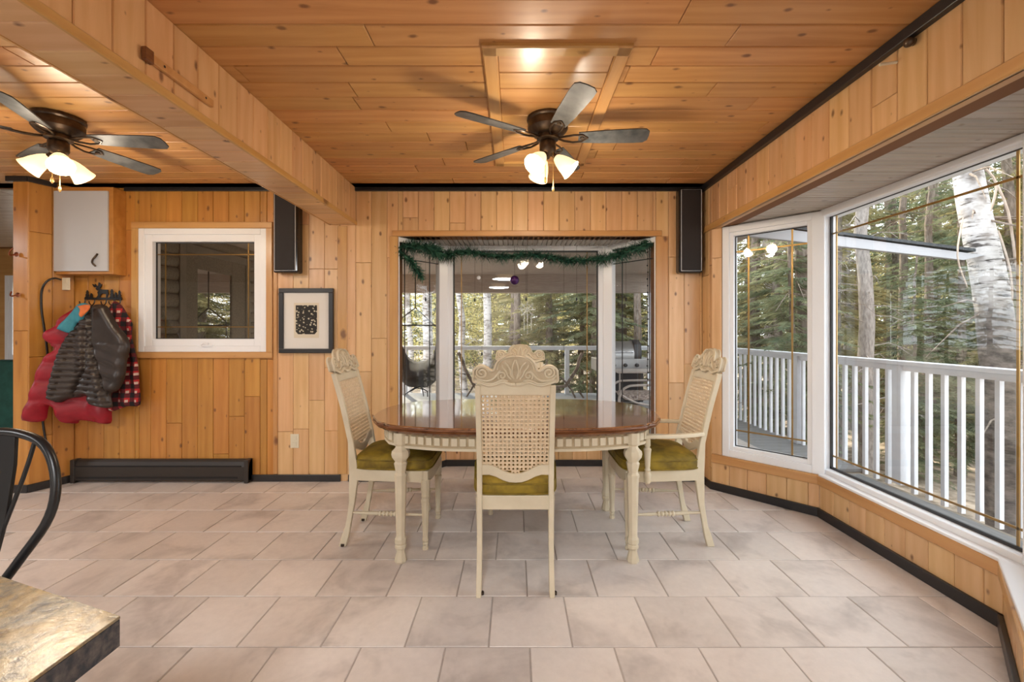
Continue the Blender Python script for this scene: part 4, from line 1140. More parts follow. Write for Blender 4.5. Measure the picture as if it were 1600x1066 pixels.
# ---- garments: outlines filled with a puffed surface
def garment(name, label, cat, outline, Yw, thick, m, relief, edge=0.06, res=0.016, back=0.03, parent=None, group=None, smooth=70):
    """outline in world (x, z) at depth Yw, inflated towards the room; relief(x, z)-> extra height"""
    yw = Yw if callable(Yw) else (lambda x: Yw)
    pts = smooth_line(outline + [outline[0]], 3)[:-1]
    n = len(pts)
    xs = [p[0] for p in pts]; zs = [p[1] for p in pts]
    P = np.array(pts); P2 = np.roll(P, -1, axis=0)
    gx, gz = np.meshgrid(np.arange(min(xs), max(xs), res), np.arange(min(zs), max(zs), res))
    gp = np.stack([gx.ravel(), gz.ravel()], 1)
    gp += np.random.default_rng(1).uniform(-0.15, 0.15, gp.shape) * res
    def dist(q_):
        d = P2 - P; L2 = (d ** 2).sum(1) + 1e-12
        t = np.clip(((q_[:, None, :] - P[None]) * d[None]).sum(2) / L2, 0, 1)
        c = P[None] + t[..., None] * d[None]
        return np.sqrt(((q_[:, None, :] - c) ** 2).sum(2)).min(1)
    def inside(q_):
        x, z = q_[:, 0][:, None], q_[:, 1][:, None]
        c = ((P[:, 1][None] > z) != (P2[:, 1][None] > z)) & (x < (P2[:, 0] - P[:, 0])[None] * (z - P[:, 1][None]) / (P2[:, 1] - P[:, 1] + 1e-12)[None] + P[:, 0][None])
        return c.sum(1) % 2 == 1
    gp = gp[inside(gp)]; gp = gp[dist(gp) > res * 0.5]
    allp = [Vector(p) for p in pts] + [Vector(p) for p in gp.tolist()]
    v, e, f, ov, oe, of = delaunay_2d_cdt(allp, [(i, (i + 1) % n) for i in range(n)], [list(range(n))], 1, 1e-6)
    va = np.array([(p.x, p.y) for p in v]); dd = dist(va)
    hgt = thick * np.sqrt(np.clip(1 - (1 - np.clip(dd / edge, 0, 1)) ** 2, 0, 1))
    mb = MB(); nv = len(v)
    k = np.clip(dd / (edge * 0.4), 0, 1)
    mb.v = [(x, yw(x) - hh - 0.004 - kk * relief(x, z), z) for (x, z), hh, kk in zip(va, hgt, k)] + [(x, yw(x) + back * min(1, d_ / edge), z) for (x, z), d_ in zip(va, dd)]
    mb.f = [tuple(t) for t in f] + [tuple(i + nv for i in reversed(t)) for t in f]
    cnt = {}
    for t in f:
        for a, b in zip(t, list(t[1:]) + [t[0]]): cnt[(a, b)] = 1
    for (a, b) in cnt:
        if (b, a) not in cnt: mb.f.append((b, a, a + nv, b + nv))
    mb.m = [0] * len(mb.f)
    return mb.build(name, m, parent, label, smooth=smooth, category=cat, group=group)
def drape(y0, y1, x0=-3.66, x1=-3.38):
    return lambda x: y0 + (y1 - y0) * max(0.0, min(1.0, (x - x0) / (x1 - x0)))
def cl(lst, Y):  # outline read in the study crop
    out = []
    for cx, cy in lst:
        yy = Y(-3.9) if callable(Y) else Y
        for _ in range(12):
            p = W(30 + cx / 4.1, 420 + cy / 4.1, yy)
            if callable(Y): yy = Y(p.x)
        out.append((p.x, p.z))
    return out
def ridges(pitch, h_, slope=0.0, k=1.0):
    return lambda x, z: h_ * abs(math.sin(math.pi * (z + slope * x) / pitch)) ** 0.5 + 0.006 * math.sin(x * 31 + z * 17) * k
YR = drape(3.355, 3.56)
garment('red_jacket', 'puffy red winter jacket hanging behind the dark brown one', 'jacket', cl([(235, 372), (185, 398), (174, 445), (225, 498), (250, 515), (185, 560), (130, 650), (90, 790), (42, 950), (50, 975), (165, 975), (190, 905), (205, 872), (250, 895), (262, 955), (300, 985), (378, 990), (398, 970), (500, 985), (588, 990), (594, 900), (610, 700), (600, 400), (520, 250), (460, 236), (400, 236), (300, 300)], YR), YR, 0.045, M_['red'], ridges(0.145, 0.028, 0.12), edge=0.06, back=0.012)
garment('plaid_shirt', 'red, black and cream plaid flannel shirt at the right of the rack', 'shirt', cl([(575, 255), (612, 208), (662, 240), (700, 305), (728, 355), (722, 430), (742, 520), (762, 620), (772, 760), (776, 872), (700, 880), (650, 897), (600, 912), (560, 885), (560, 700), (560, 400)], 3.555), 3.555, 0.022, M_['plaid'], lambda x, z: 0.012 * math.sin(x * 55 + z * 5) + 0.004 * math.sin(z * 30), edge=0.03, res=0.010)
YBR = drape(3.27, 3.455)
def brown_relief(x, z):
    Y_ = YBR(x)
    quilt = 0.018 * abs(math.sin(math.pi * (z + 0.10 * x) / 0.046)) ** 0.6
    cxu = (x * 690 / Y_ + 804 - 30) * 4.1
    czv = (517 - (z - CAMZ) * 690 / Y_ - 420) * 4.1
    seam = 455 + (czv - 300) * 0.03
    zipx = 480 + max(0, czv - 480) * 0.28
    q_ = quilt if cxu < zipx else 0.003
    if cxu > zipx and 480 < czv: q_ += 0.006 * math.sin(z * 60 + x * 25)
    return q_ - 0.030 * math.exp(-((cxu - zipx) / 14) ** 2) - 0.035 * math.exp(-((cxu - (452 - max(0, czv - 640) * 0.5)) / 12) ** 2) * (1 if czv > 380 else 0.3)
garment('brown_jacket', 'dark brown quilted down jacket hanging in front of the red one', 'jacket', cl([(465, 236), (515, 228), (562, 238), (585, 275), (640, 370), (690, 430), (712, 500), (692, 590), (680, 690), (640, 775), (590, 800), (600, 880), (572, 892), (520, 885), (462, 862), (452, 812), (400, 822), (345, 828), (305, 840), (268, 857), (225, 845), (192, 822), (205, 745), (225, 670), (262, 545), (325, 425), (400, 345), (445, 275)], YBR), YBR, 0.045, M_['brown_nylon'], brown_relief, edge=0.05, res=0.009, back=0.015)
YC = drape(3.25, 3.41)
cp = garment('cap', 'teal and orange cloth sun cap hanging over the red jacket', 'hat', cl([(243, 385), (262, 355), (300, 320), (340, 275), (375, 232), (420, 220), (455, 238), (450, 262), (420, 310), (395, 345), (370, 352), (345, 400), (320, 412), (280, 400)], YC), YC, 0.02, M_['teal'], lambda x, z: 0.004 * math.sin(x * 60), edge=0.04, res=0.01)
garment('crown_patch', None, None, cl([(375, 240), (392, 262), (384, 292), (400, 310), (428, 285), (452, 258), (452, 236), (425, 230)], 3.365), 3.365, 0.008, M_['orange'], lambda x, z: 0.0, edge=0.02, res=0.01, parent=cp, back=0.01)

# ledge strip on the beam, knob and peg by the crown trim
p = Vector((-1.318, 0, 0))
t = thing('wood_strip', 'slotted pine strip screwed to the side of the boxed beam', 'strip', (-1.316, 1.72, 2.215))
MB().box(0, 0.016, -0.13, 0.19, 0.0, 0.032).build('strip', M_['pine_trim'], t, bevel=0.003)
MB().box(0.0, 0.018, -0.165, -0.128, -0.008, 0.040).build('dark_block', M_['edge_wood'], t, bevel=0.003)
for yy in (-0.08, 0.14): MB().lathe([(0.0, 0.016), (0.005, 0.017), (0.005, 0.0175)], 8, Matrix.Translation((0, yy, 0.016)) @ Matrix.Rotation(R(90), 4, 'Y')).build('screw', M_['black_metal'], t)
t = thing('sensor_knob', 'small grey knob under the black ceiling trim at the right', 'knob', (1.555, 1.72, 2.375))
MB().ball((-0.018, 0, 0), 0.021, 10, (0.8, 1, 0.9)).build('cap', M_['bronze'], t, smooth=60)
MB().lathe([(0.014, 0), (0.012, 0.012)], 10, Matrix.Rotation(R(-90), 4, 'Y')).build('base', M_['bronze'], t, smooth=60)
t = thing('wooden_peg', 'pale wooden peg sticking out of the right soffit', 'peg', (1.558, 1.80, 2.345))
MB().tube([(0, 0, 0), (-0.062, 0.01, -0.004)], 0.006, 8).build('dowel', M_['cream_plastic'], t, smooth=60)

# ================================================================== STONE PATTERN TABLE AND BLACK BOW BACK CHAIR
t = thing('kitchen_table', 'stone-patterned laminate table corner in the near left foreground', 'table', (-1.3, 0.45, 0))
TPZ = 0.75
cor = [(-0.692, -0.15), (-0.692, 0.775), (-1.06, 0.905), (-1.62, 0.905), (-1.98, 0.60), (-1.98, -0.15), (-1.62, -0.45), (-1.05, -0.45)]
poly = [(x + 1.3, y - 0.45) for x, y in cor]
mb = MB(); mb.prism(poly, lambda x, y, z: (x, y, z), TPZ - 0.006, TPZ, bev=0.001); mb.build('table_top', M_['laminate'], t)
mb = MB(); mb.prism(inset(poly, 0.0005), lambda x, y, z: (x, y, z), TPZ - 0.053, TPZ - 0.0065); mb.build('edge_band', M_['laminate_edge'], t)
MB().lathe([(0.04, 0.05), (0.04, 0.69)], 16, Matrix.Translation((-0.05, -0.2, 0))).build('pedestal', M_['black_metal'], t, smooth=40)
for a in range(4):
    d = Vector((math.cos(a * math.pi / 2 + .4), math.sin(a * math.pi / 2 + .4), 0)) * 0.34
    MB().tube([Vector((-0.05, -0.2, 0.08)), Vector((-0.05, -0.2, 0.07)) + d * 0.5, Vector((-0.05, -0.2, 0.02)) + d], 0.02, 8).build('foot', M_['black_metal'], t, smooth=40)
bc_ = thing('bow_back_chair', 'black metal bow-back chair behind the stone-patterned table', 'chair', (-1.535, 1.06, 0.0005))
bow = []
for px, py in [(33, 920), (60, 868), (95, 810), (103, 765), (92, 722), (70, 692), (35, 678), (0, 675)]:
    q_ = W(px, py, 1.33); bow.append((q_.x + 1.535, q_.z))
yb = lambda z: 0.19 + (z - 0.46) * 0.16
R_ = [(0.155, 0.46)] + bow[0:]
R_ = [(x, z) for x, z in R_]
left = [(-x - 0.0, z) for x, z in reversed(R_)]
pts = smooth_line([(x, yb(z), z) for x, z in R_ + left[1:]], 4)
MB().tube(pts, 0.0125, 12).build('bow', M_['black_metal'], bc_, smooth=70)
q0, q1, q2 = W(12, 900, 1.32), W(50, 742, 1.33), W(58, 706, 1.34)
for sx in (1, -1):
    sp = [(sx * 0.075, yb(0.46), 0.46)] + [(sx * (q_.x + 1.535), yb(q_.z), q_.z) for q_ in (q0, q1)] + [(sx * 0.098, yb(0.915), 0.918)]
    MB().tube(smooth_line(sp, 4), 0.0055, 8).build('spindle', M_['black_metal'], bc_, smooth=70)
mb = MB(); mb.prism([(-0.03, 0.46), (0.03, 0.46), (0.055, 0.70), (0.052, 0.85), (0.04, 0.945), (-0.04, 0.945), (-0.052, 0.85), (-0.055, 0.70)], lambda x, z, t: (x, yb(z) + t, z), -0.006, 0.006)
mb.build('splat', M_['black_metal'], bc_, bevel=0.002)
mb = MB()
mb.lathe([(0.17, 0.43), (0.20, 0.44), (0.205, 0.46), (0.19, 0.478), (0.10, 0.488), (0.01, 0.49)], 28); mb.build('seat', M_['black_metal'], bc_, smooth=50)
for sx in (-1, 1):
    for sy in (-1, 1):
        MB().tube([(sx * 0.13, sy * 0.13, 0.44), (sx * 0.20, sy * 0.20, 0.0)], [0.013, 0.010], 10).build('leg', M_['black_metal'], bc_, smooth=60)

# dark green armchair in the far room
t = thing('armchair', 'dark green armchair in the far room at the left edge', 'armchair', (-5.55, 4.75, 0.0))
MB().box(-0.42, 0.42, -0.16, 0.06, 0.10, 0.94).build('backrest', M_['green_cloth'], t, bevel=0.05)
MB().box(-0.30, 0.30, 0.06, 0.62, 0.22, 0.46).build('seat', M_['green_cloth'], t, bevel=0.04)
for sx in (-1, 1): MB().box(*sorted((sx * 0.30, sx * 0.42)), 0.04, 0.64, 0.10, 0.62).build('arm', M_['green_cloth'], t, bevel=0.04)

# ================================================================== GARLAND AND WINDOW ORNAMENTS
gp = [W(660, 436, 3.80), W(655, 428, 3.79), W(647, 414, 3.77), W(636, 402, 3.75), W(624, 393, 3.72), W(628, 385, 3.72), W(650, 384, 3.78), W(672, 388, 3.86), W(695, 398, 3.96), W(722, 394, 4.0), W(755, 397, 4.0), W(790, 401, 4.02), W(820, 398, 4.02), W(855, 401, 4.02), W(890, 407, 4.02), W(925, 405, 4.0), W(955, 401, 3.94), W(980, 393, 3.86), W(1005, 384, 3.78), W(1018, 376, 3.73)]
gpts = smooth_line([tuple(p) for p in gp], 6)
gr = thing('garland', 'artificial evergreen garland draped along the top of the centre bay', 'garland', gpts[0])
o0 = Vector(gpts[0])
MB().tube([Vector(p) - o0 for p in gpts], 0.004, 6).build('wire', M_['rope'], gr)
rg = random.Random(11); mb = MB()
L = 0; Ps = [Vector(p) - o0 for p in gpts]
for a, b in zip(Ps, Ps[1:]):
    d = b - a; m_ = max(1, int(d.length / 0.0024)); t_ = d.normalized(); u = t_.orthogonal().normalized(); w_ = t_.cross(u)
    for k in range(m_ * 5):
        p = a + d * rg.random(); an = rg.uniform(0, 2 * math.pi); big = rg.random()
        dr_ = (u * math.cos(an) + w_ * math.sin(an) + t_ * rg.uniform(-0.7, 0.7)).normalized()
        L_ = rg.uniform(0.035, 0.085) * (0.75 + 0.55 * abs(math.sin(p.x * 21)))
        s_ = dr_.cross(t_).normalized() * 0.0075
        e = p + dr_ * L_; e.z -= L_ * 0.15
        mb.add([p - s_, p + s_, e + s_ * 0.3, e - s_ * 0.3], [(0, 1, 2, 3)])
mb.build('needles', M_['garland'], gr, kind='stuff')

def hang(name, label, cat, px, py, Y, r_, m, top=2.02, shape='ball'):
    c = W(px, py, Y); t = thing(name, label, cat, tuple(c))
    MB().tube([(0, 0, r_ * 0.8), (0, 0, top - c.z)], 0.0012, 5).build('thread', M_['rope'], t)
    return t
t = hang('gazing_ball', 'small purple glass ball hanging in the centre bay window', 'ornament', 804, 438, 4.0, 0.042, None)
MB().ball((0, 0, 0), 0.042, 14).build('ball', M_['purple_glass'], t, smooth=80)
t = hang('sun_catcher', 'clear glass sun catcher with dangling strips in the centre bay window', 'ornament', 824, 484, 3.98, 0.07, None)
mb = MB()
for k in range(8):
    a = k * math.pi / 4; mb.box(0.0, 0.075, -0.003, 0.003, -0.007, 0.007, Matrix.Rotation(a, 4, 'Y'))
mb.tube([(0.05 * math.cos(a * math.pi / 8), 0, 0.05 * math.sin(a * math.pi / 8)) for a in range(17)], 0.006, 6)
mb.build('star', M_['clear_acrylic'], t)
for dx in (-0.03, 0.0, 0.035): MB().box(dx - 0.005, dx + 0.005, -0.002, 0.002, -0.22 + abs(dx), -0.05).build('dangle', M_['clear_acrylic'], t)
drops = [(665, 468, 'between the hammock chair and the left white post'), (742, 469, 'left of the purple ball'), (822, 468, 'above the clear sun catcher'), (901, 468, 'right of the clear sun catcher'), (753, 553, 'low over the left half of the centre pane'), (881, 554, 'low over the right half of the centre pane'), (978, 468, 'in the right side pane of the bay')]
for px, py, wh in drops:
    Y = 3.98 if 700 < px < 940 else 3.85
    t = hang('bead_drop', 'tiny dark bead hanging ' + wh, 'ornament', px, py, Y, 0.012, None, top=2.02)
    t['group'] = 'bead drops in the bay'
    MB().lathe([(0.001, 0.022), (0.007, 0.008), (0.009, -0.004), (0.001, -0.02)], 8).build('bead', M_['black_metal'], t, smooth=60)
c = W(748, 434, 4.03)
t = thing('suction_hook', 'small white suction hook on the brass strip of the centre pane', 'hook', tuple(c))
MB().lathe([(0.002, 0.012), (0.016, 0.004), (0.018, 0.0)], 14, Matrix.Rotation(R(90), 4, 'X')).build('cup', M_['white'], t, smooth=60)
# bead string in the right pane
t = thing('bead_string', 'dark string of small beads hanging in the right side pane of the bay', 'ornament', tuple(W(1012, 380, 3.76)))
mb = MB(); mb.tube([(0, 0, 0.05), (0.002, 0, -0.6), (-0.004, 0, -1.25)], 0.0025, 5); mb.build('string', M_['rope'], t)
for k in range(22):
    MB().ball((rg.uniform(-0.004, 0.004), 0, -0.02 - k * 0.057), 0.0075, 6).build('bead', M_['black_metal'], t, smooth=70)
# ================================================================== OUTDOORS
gd = MB(); rg2 = random.Random(2); NX = 60
for j in range(NX + 1):
    for i in range(NX + 1):
        x = -45 + 100 * i / NX; y = -25 + 90 * j / NX
        gd.v.append((x, y, -1.0 + 0.10 * math.sin(x * 1.3) * math.cos(y * 0.9) + rg2.uniform(-0.05, 0.05) + max(0, (y - 12)) * 0.012))
for j in range(NX):
    for i in range(NX):
        a = j * (NX + 1) + i; gd.f.append((a, a + 1, a + NX + 2, a + NX + 1))
gd.m = [0] * len(gd.f)
struct('ground', gd, M_['forest_floor'], smooth=80)
DZ = -0.08
dk = bpy.data.objects.new('deck', None); COL.objects.link(dk); dk['kind'] = 'structure'
yy = 4.25
while yy < 9.3:
    plank(dk, Vector((-0.25, yy + 0.07, DZ - 0.03)), Vector((1, 0, 0)), Vector((0, 1, 0)), 7.3, 0.136, 0.03, M_['deck'], 'deck_board'); yy += 0.14
xx = 2.3
while xx < 3.2:
    plank(dk, Vector((xx + 0.07, 1.6, DZ - 0.03)), Vector((0, 1, 0)), Vector((1, 0, 0)), 5.2, 0.136, 0.03, M_['deck'], 'deck_board'); xx += 0.14
mb = MB(); mb.box(-3.9, 3.45, 4.25, 9.35, DZ - 0.28, DZ - 0.035); mb.box(2.3, 3.32, -1.0, 4.25, DZ - 0.28, DZ - 0.035)
for x, y in ((-3.7, 9.1), (-1.3, 9.1), (1.1, 9.1), (3.3, 9.1), (3.3, 6.2), (3.3, 3.0), (3.3, 0.2), (3.3, -0.9)): mb.box(x - 0.07, x + 0.07, y - 0.07, y + 0.07, -1.15, DZ - 0.28)
mb.build('deck_frame', M_['siding'], dk)

# porch roof
pr = MB(); pr.box(-3.87, 2.95, YB + 0.16, 9.45, 2.43, 2.55)
proof = struct('porch_roof', pr, M_['shingle'])
yy = YB + 0.17
while yy < 9.2:
    plank(proof, Vector((-0.46, yy + 0.075, 2.43)), Vector((1, 0, 0)), Vector((0, -1, 0)), 6.8, 0.146, 0.014, M_['porch_ceiling'], 'soffit_board'); yy += 0.15
MB().box(-3.87, 2.95, 9.17, 9.32, 2.04, 2.42).build('porch_beam', M_['porch_ceiling'], proof, bevel=0.01)
MB().box(-3.87, 2.95, 9.13, 9.17, 2.26, 2.42).build('fascia_board', M_['porch_ceiling'], proof, bevel=0.005)
for x in (-3.75, 2.87): MB().box(x - 0.07, x + 0.07, 9.18, 9.31, DZ, 2.04).build('porch_post', M_['rail_white'], proof, bevel=0.005)
# upper outside walls round the bays (keep the daylight where it belongs)
MB().box(-3.8, 2.6, YB + 0.14, YB + 0.16, 2.13, 2.44)

# railings
def railing(name, label, p, q_, zt, zb, balusters, posts, bot=True):
    p, q_ = Vector((*p, 0)), Vector((*q_, 0)); L = (q_ - p).length; ang = math.atan2((q_ - p).y, (q_ - p).x)
    t = thing(name, label, 'railing', (p.x, p.y, DZ), ang, 'white railings')
    zt -= DZ; zb -= DZ
    mb = MB(); mb.box(-0.04, L + 0.04, -0.055, 0.055, zt - 0.035, zt); mb.box(0, L, -0.02, 0.02, zt - 0.085, zt - 0.035)
    mb.build('top_rail', M_['rail_white'], t, bevel=0.004)
    if bot: MB().box(0, L, -0.02, 0.02, zb, zb + 0.05).build('bottom_rail', M_['rail_white'], t)
    for s_ in posts: MB().box(s_ - 0.045, s_ + 0.045, -0.045, 0.045, 0, zt - 0.035).build('post', M_['rail_white'], t, bevel=0.004)
    if balusters:
        bmesh_ = MB().box(-0.016, 0.016, -0.016, 0.016, zb, zt - 0.085).mesh('baluster', M_['rail_white'])
        s_ = 0.06
        while s_ < L:
            if all(abs(s_ - w_) > 0.06 for w_ in posts):
                o = bpy.data.objects.new('baluster', bmesh_); COL.objects.link(o); o.parent = t; o.location = (s_, -0.03 if False else 0, 0)
            s_ += 0.13
    return t
railing('deck_railing', 'white balustered deck railing outside the right-hand windows', (3.36, -0.9), (3.36, 9.25), 0.99, -0.12, True, [0.0, 1.6, 3.25, 4.74, 6.13, 8.1, 10.1], bot=False)
railing('deck_railing', 'open white top rail along the far edge of the back deck', (-3.8, 9.27), (3.3, 9.27), 0.93, 0.02, False, [0.05, 1.5, 4.90, 7.0], bot=False)
railing('stair_railing', 'short white stair railing low outside at the right edge', (4.1, 2.45), (5.4, 3.0), 0.10, -0.6, True, [0.0, 1.3], bot=False)
# sloping roof rake
rk_ = thing('roof_rake', 'pale sloping roof edge board with dark shingles, seen above the right railing', 'roof', (1.9, 4.5, 2.20))
A = Vector((0, 0, 0.13)); B = Vector((4.68 - 1.9, 0, 1.965 - 2.20 + 0.055))
mb = MB(); mb.prism([(A.x, A.z - 0.06), (B.x - 0.1, B.z - 0.05), (B.x + 0.12, B.z + 0.0), (A.x, A.z + 0.075)], lambda x, z, t: (x, t, z), 0, 0.05)
mb.build('rake_board', M_['rake'], rk_, bevel=0.004)
mb = MB(); mb.prism([(A.x, A.z + 0.078), (B.x, B.z + 0.035), (B.x, B.z + 0.065), (A.x, A.z + 0.10)], lambda x, z, t: (x, t, z), -0.02, 0.12)
mb.build('shingle_edge', M_['shingle'], rk_)

# ---- deck furniture
# hammock chair with its stand
hc = thing('hammock_chair', 'dark canvas hammock chair hanging at the left end of the deck', 'hammock', tuple(W(655, 612, 8.4)))
O = Vector(hc.location)
def lp(px, py, Y=8.4): return W(px, py, Y) - O
N_ = 14; mb = MB()
prof = [(685, 515), (683, 540), (676, 558), (664, 565), (650, 566), (636, 558), (628, 542), (622, 530)]
low = [(685, 520), (685, 560), (682, 590), (668, 603), (650, 604), (634, 600), (624, 580), (620, 535)]
up = smooth_line([tuple(lp(*p)) for p in prof], 3); dn = smooth_line([tuple(lp(*p)) for p in low], 3)
m_ = len(up)
for k in range(N_ + 1):
    t_ = k / N_; bul = math.sin(math.pi * t_) * 0.45
    for a, b in zip(up, dn):
        p = Vector(a).lerp(Vector(b), t_); p.y -= bul * math.sin(math.pi * min(1, max(0, (up.index(a) + 0.5) / m_))); mb.v.append(tuple(p))
for k in range(N_):
    for i in range(m_ - 1): mb.f.append((k * m_ + i, k * m_ + i + 1, (k + 1) * m_ + i + 1, (k + 1) * m_ + i))
mb.m = [0] * len(mb.f)
sl = mb.build('canvas_sling', M_['canvas'], hc, smooth=80); so = sl.modifiers.new('t', 'SOLIDIFY'); so.thickness = 0.02
sp_ = W(649, 481, 8.3) - O
for a, b in (((649, 481), (686, 515)), ((649, 481), (622, 502)), ((622, 502), (620, 530)), ((686, 515), (685, 545))):
    MB().tube([lp(*a), lp(*b)], 0.010, 6).build('rope', M_['rope'], hc)
MB().tube([lp(618, 508.5), lp(688, 508.5)], 0.014, 6).build('spreader_bar', M_['rope'], hc)
MB().tube([lp(649, 481), Vector((lp(649, 481).x, 0, 2.42 - O.z))], 0.012, 6).build('hanging_cord', M_['rope'], hc)
ft = thing('metal_stool', 'small dark metal footed base under the hammock chair', 'stand', tuple(W(655, 620, 8.3)))
O2 = Vector(ft.location)
MB().tube([W(640, 612, 8.2) - O2, W(655, 604, 8.3) - O2, W(668, 612, 8.2) - O2, W(668, 620, 8.2) - O2], 0.012, 6).build('leg', M_['black_metal'], ft)
MB().tube([W(632, 617, 8.5) - O2, W(648, 606, 8.4) - O2, W(660, 608, 8.2) - O2, W(662, 619, 8.1) - O2], 0.012, 6).build('leg', M_['black_metal'], ft)
# curved wooden hammock stand behind the table
hs_ = thing('hammock_stand', 'curved dark wooden stand arms on the deck behind the dining table', 'stand', tuple(W(812, 612, 8.0)))
O3 = Vector(hs_.location); g3 = lambda px, py: W(px, py, 8.0) - O3
for pts in ([(716, 551), (722, 563), (727, 577), (735, 592), (741, 602), (746, 608)], [(910, 552), (905, 562), (902, 575), (894, 588), (886, 600), (880, 605)]):
    MB().tube(smooth_line([tuple(g3(*p)) for p in pts], 4), [0.03] * 21, 8).build('arm', M_['bark'], hs_, smooth=60)
for pts in ([(741, 600), (737, 608), (729, 620)], [(886, 600), (893, 610), (899, 622)], [(868, 588), (878, 591), (886, 600)], [(866, 605), (880, 605), (888, 600)], [(905, 612), (912, 622)]):
    MB().tube([g3(*p) for p in pts], 0.017, 6).build('brace', M_['bark'], hs_, smooth=60)
MB().tube([g3(741, 603), g3(812, 609), g3(886, 603)], 0.022, 8).build('base_beam', M_['bark'], hs_, smooth=60)
# barbecue
bq = thing('barbecue', 'steel and black gas barbecue near the right post of the deck', 'barbecue', (W(975, 610, 8.0).x, 8.0, DZ))
MB().box(-0.34, 0.28, -0.25, 0.25, 0.08, 0.62).build('cart', M_['grill_dark'], bq, bevel=0.01)
MB().box(-0.55, 0.44, -0.30, 0.28, 0.62, 0.84).build('control_panel', M_['grill_steel'], bq, bevel=0.012)
for x in (-0.25, -0.05, 0.15):
    MB().lathe([(0.035, 0), (0.03, 0.04), (0.002, 0.045)], 12, Matrix.Translation((x, -0.30, 0.73)) @ Matrix.Rotation(R(90), 4, 'X')).build('knob', M_['grill_dark'], bq, smooth=50)
mb = MB(); mb.prism([(-0.26, 0.84), (0.26, 0.84), (0.27, 0.95), (0.22, 1.07), (0.10, 1.14), (-0.10, 1.14), (-0.22, 1.07), (-0.27, 0.95)], lambda y, z, x: (x, y, z), -0.32, 0.12)
mb.build('hood', M_['grill_steel'], bq, smooth=40)
mb = MB(); mb.prism([(-0.27, 0.84), (0.27, 0.84), (0.28, 0.95), (0.24, 1.09), (0.11, 1.17), (-0.11, 1.17), (-0.24, 1.09), (-0.28, 0.95)], lambda y, z, x: (x, y, z), 0.12, 0.24)
mb.build('hood_end', M_['grill_dark'], bq, smooth=40)
MB().tube([(-0.28, -0.27, 0.95), (-0.28, -0.32, 0.96), (0.08, -0.32, 0.96), (0.08, -0.27, 0.95)], 0.012, 8).build('hood_handle', M_['chrome'], bq, smooth=60)
for x in (-0.30, 0.24):
    MB().lathe([(0.06, -0.02), (0.07, 0), (0.06, 0.02)], 14, Matrix.Translation((x, 0, 0.072)) @ Matrix.Rotation(R(90), 4, 'Y')).build('wheel', M_['black_metal'], bq, smooth=50)
# side table
st = thing('side_table', 'pale metal side table between the barbecue and the patio chair', 'table', (W(1000, 600, 7.2).x, 7.2, DZ))
MB().box(-0.42, 0.42, -0.25, 0.25, 0.66, 0.69).build('table_top', M_['patio_tube'], st, bevel=0.008)
for x in (-0.38, 0.38):
    for y in (-0.21, 0.21): MB().tube([(x, y, 0), (x, y, 0.66)], 0.014, 8).build('leg', M_['patio_tube'], st)
# patio chair
pc = thing('patio_chair', 'tan tube patio chair with patterned cushion, behind the right bay pane', 'chair', (W(1008, 640, 6.6).x, 6.6, DZ))
for y in (-0.30, 0.30):
    MB().tube(smooth_line([(-0.42, y, 0.0), (-0.46, y, 0.25), (-0.44, y, 0.44), (-0.34, y, 0.53), (-0.2, y, 0.55), (0.2, y, 0.56), (0.34, y, 0.60), (0.42, y, 0.9)], 4), 0.018, 8).build('arm_tube', M_['patio_tube'], pc, smooth=60)
    MB().tube(smooth_line([(-0.44, y, 0.42), (-0.2, y, 0.30), (0.15, y, 0.26), (0.3, y, 0.32), (0.5, y, 0.85)], 4), 0.014, 8).build('side_tube', M_['patio_tube'], pc, smooth=60)
    MB().tube(smooth_line([(0.30, y, 0.33), (0.34, y, 0.15), (0.40, y, 0.0)], 3), 0.016, 8).build('leg', M_['patio_tube'], pc, smooth=60)
MB().box(-0.36, 0.28, -0.27, 0.27, 0.33, 0.41).build('cushion', M_['cushion_pattern'], pc, bevel=0.025)
mb = MB(); mb.box(-0.035, 0.035, -0.27, 0.27, 0, 0.55, Matrix.Translation((0.36, 0, 0.36)) @ Matrix.Rotation(R(18), 4, 'Y')); mb.build('back_cushion', M_['cushion_pattern'], pc, bevel=0.02)
for z in (0.10, 0.22): MB().tube([(-0.45, -0.30, z), (-0.45, 0.30, z)], 0.010, 6).build('crossbar', M_['patio_tube'], pc)

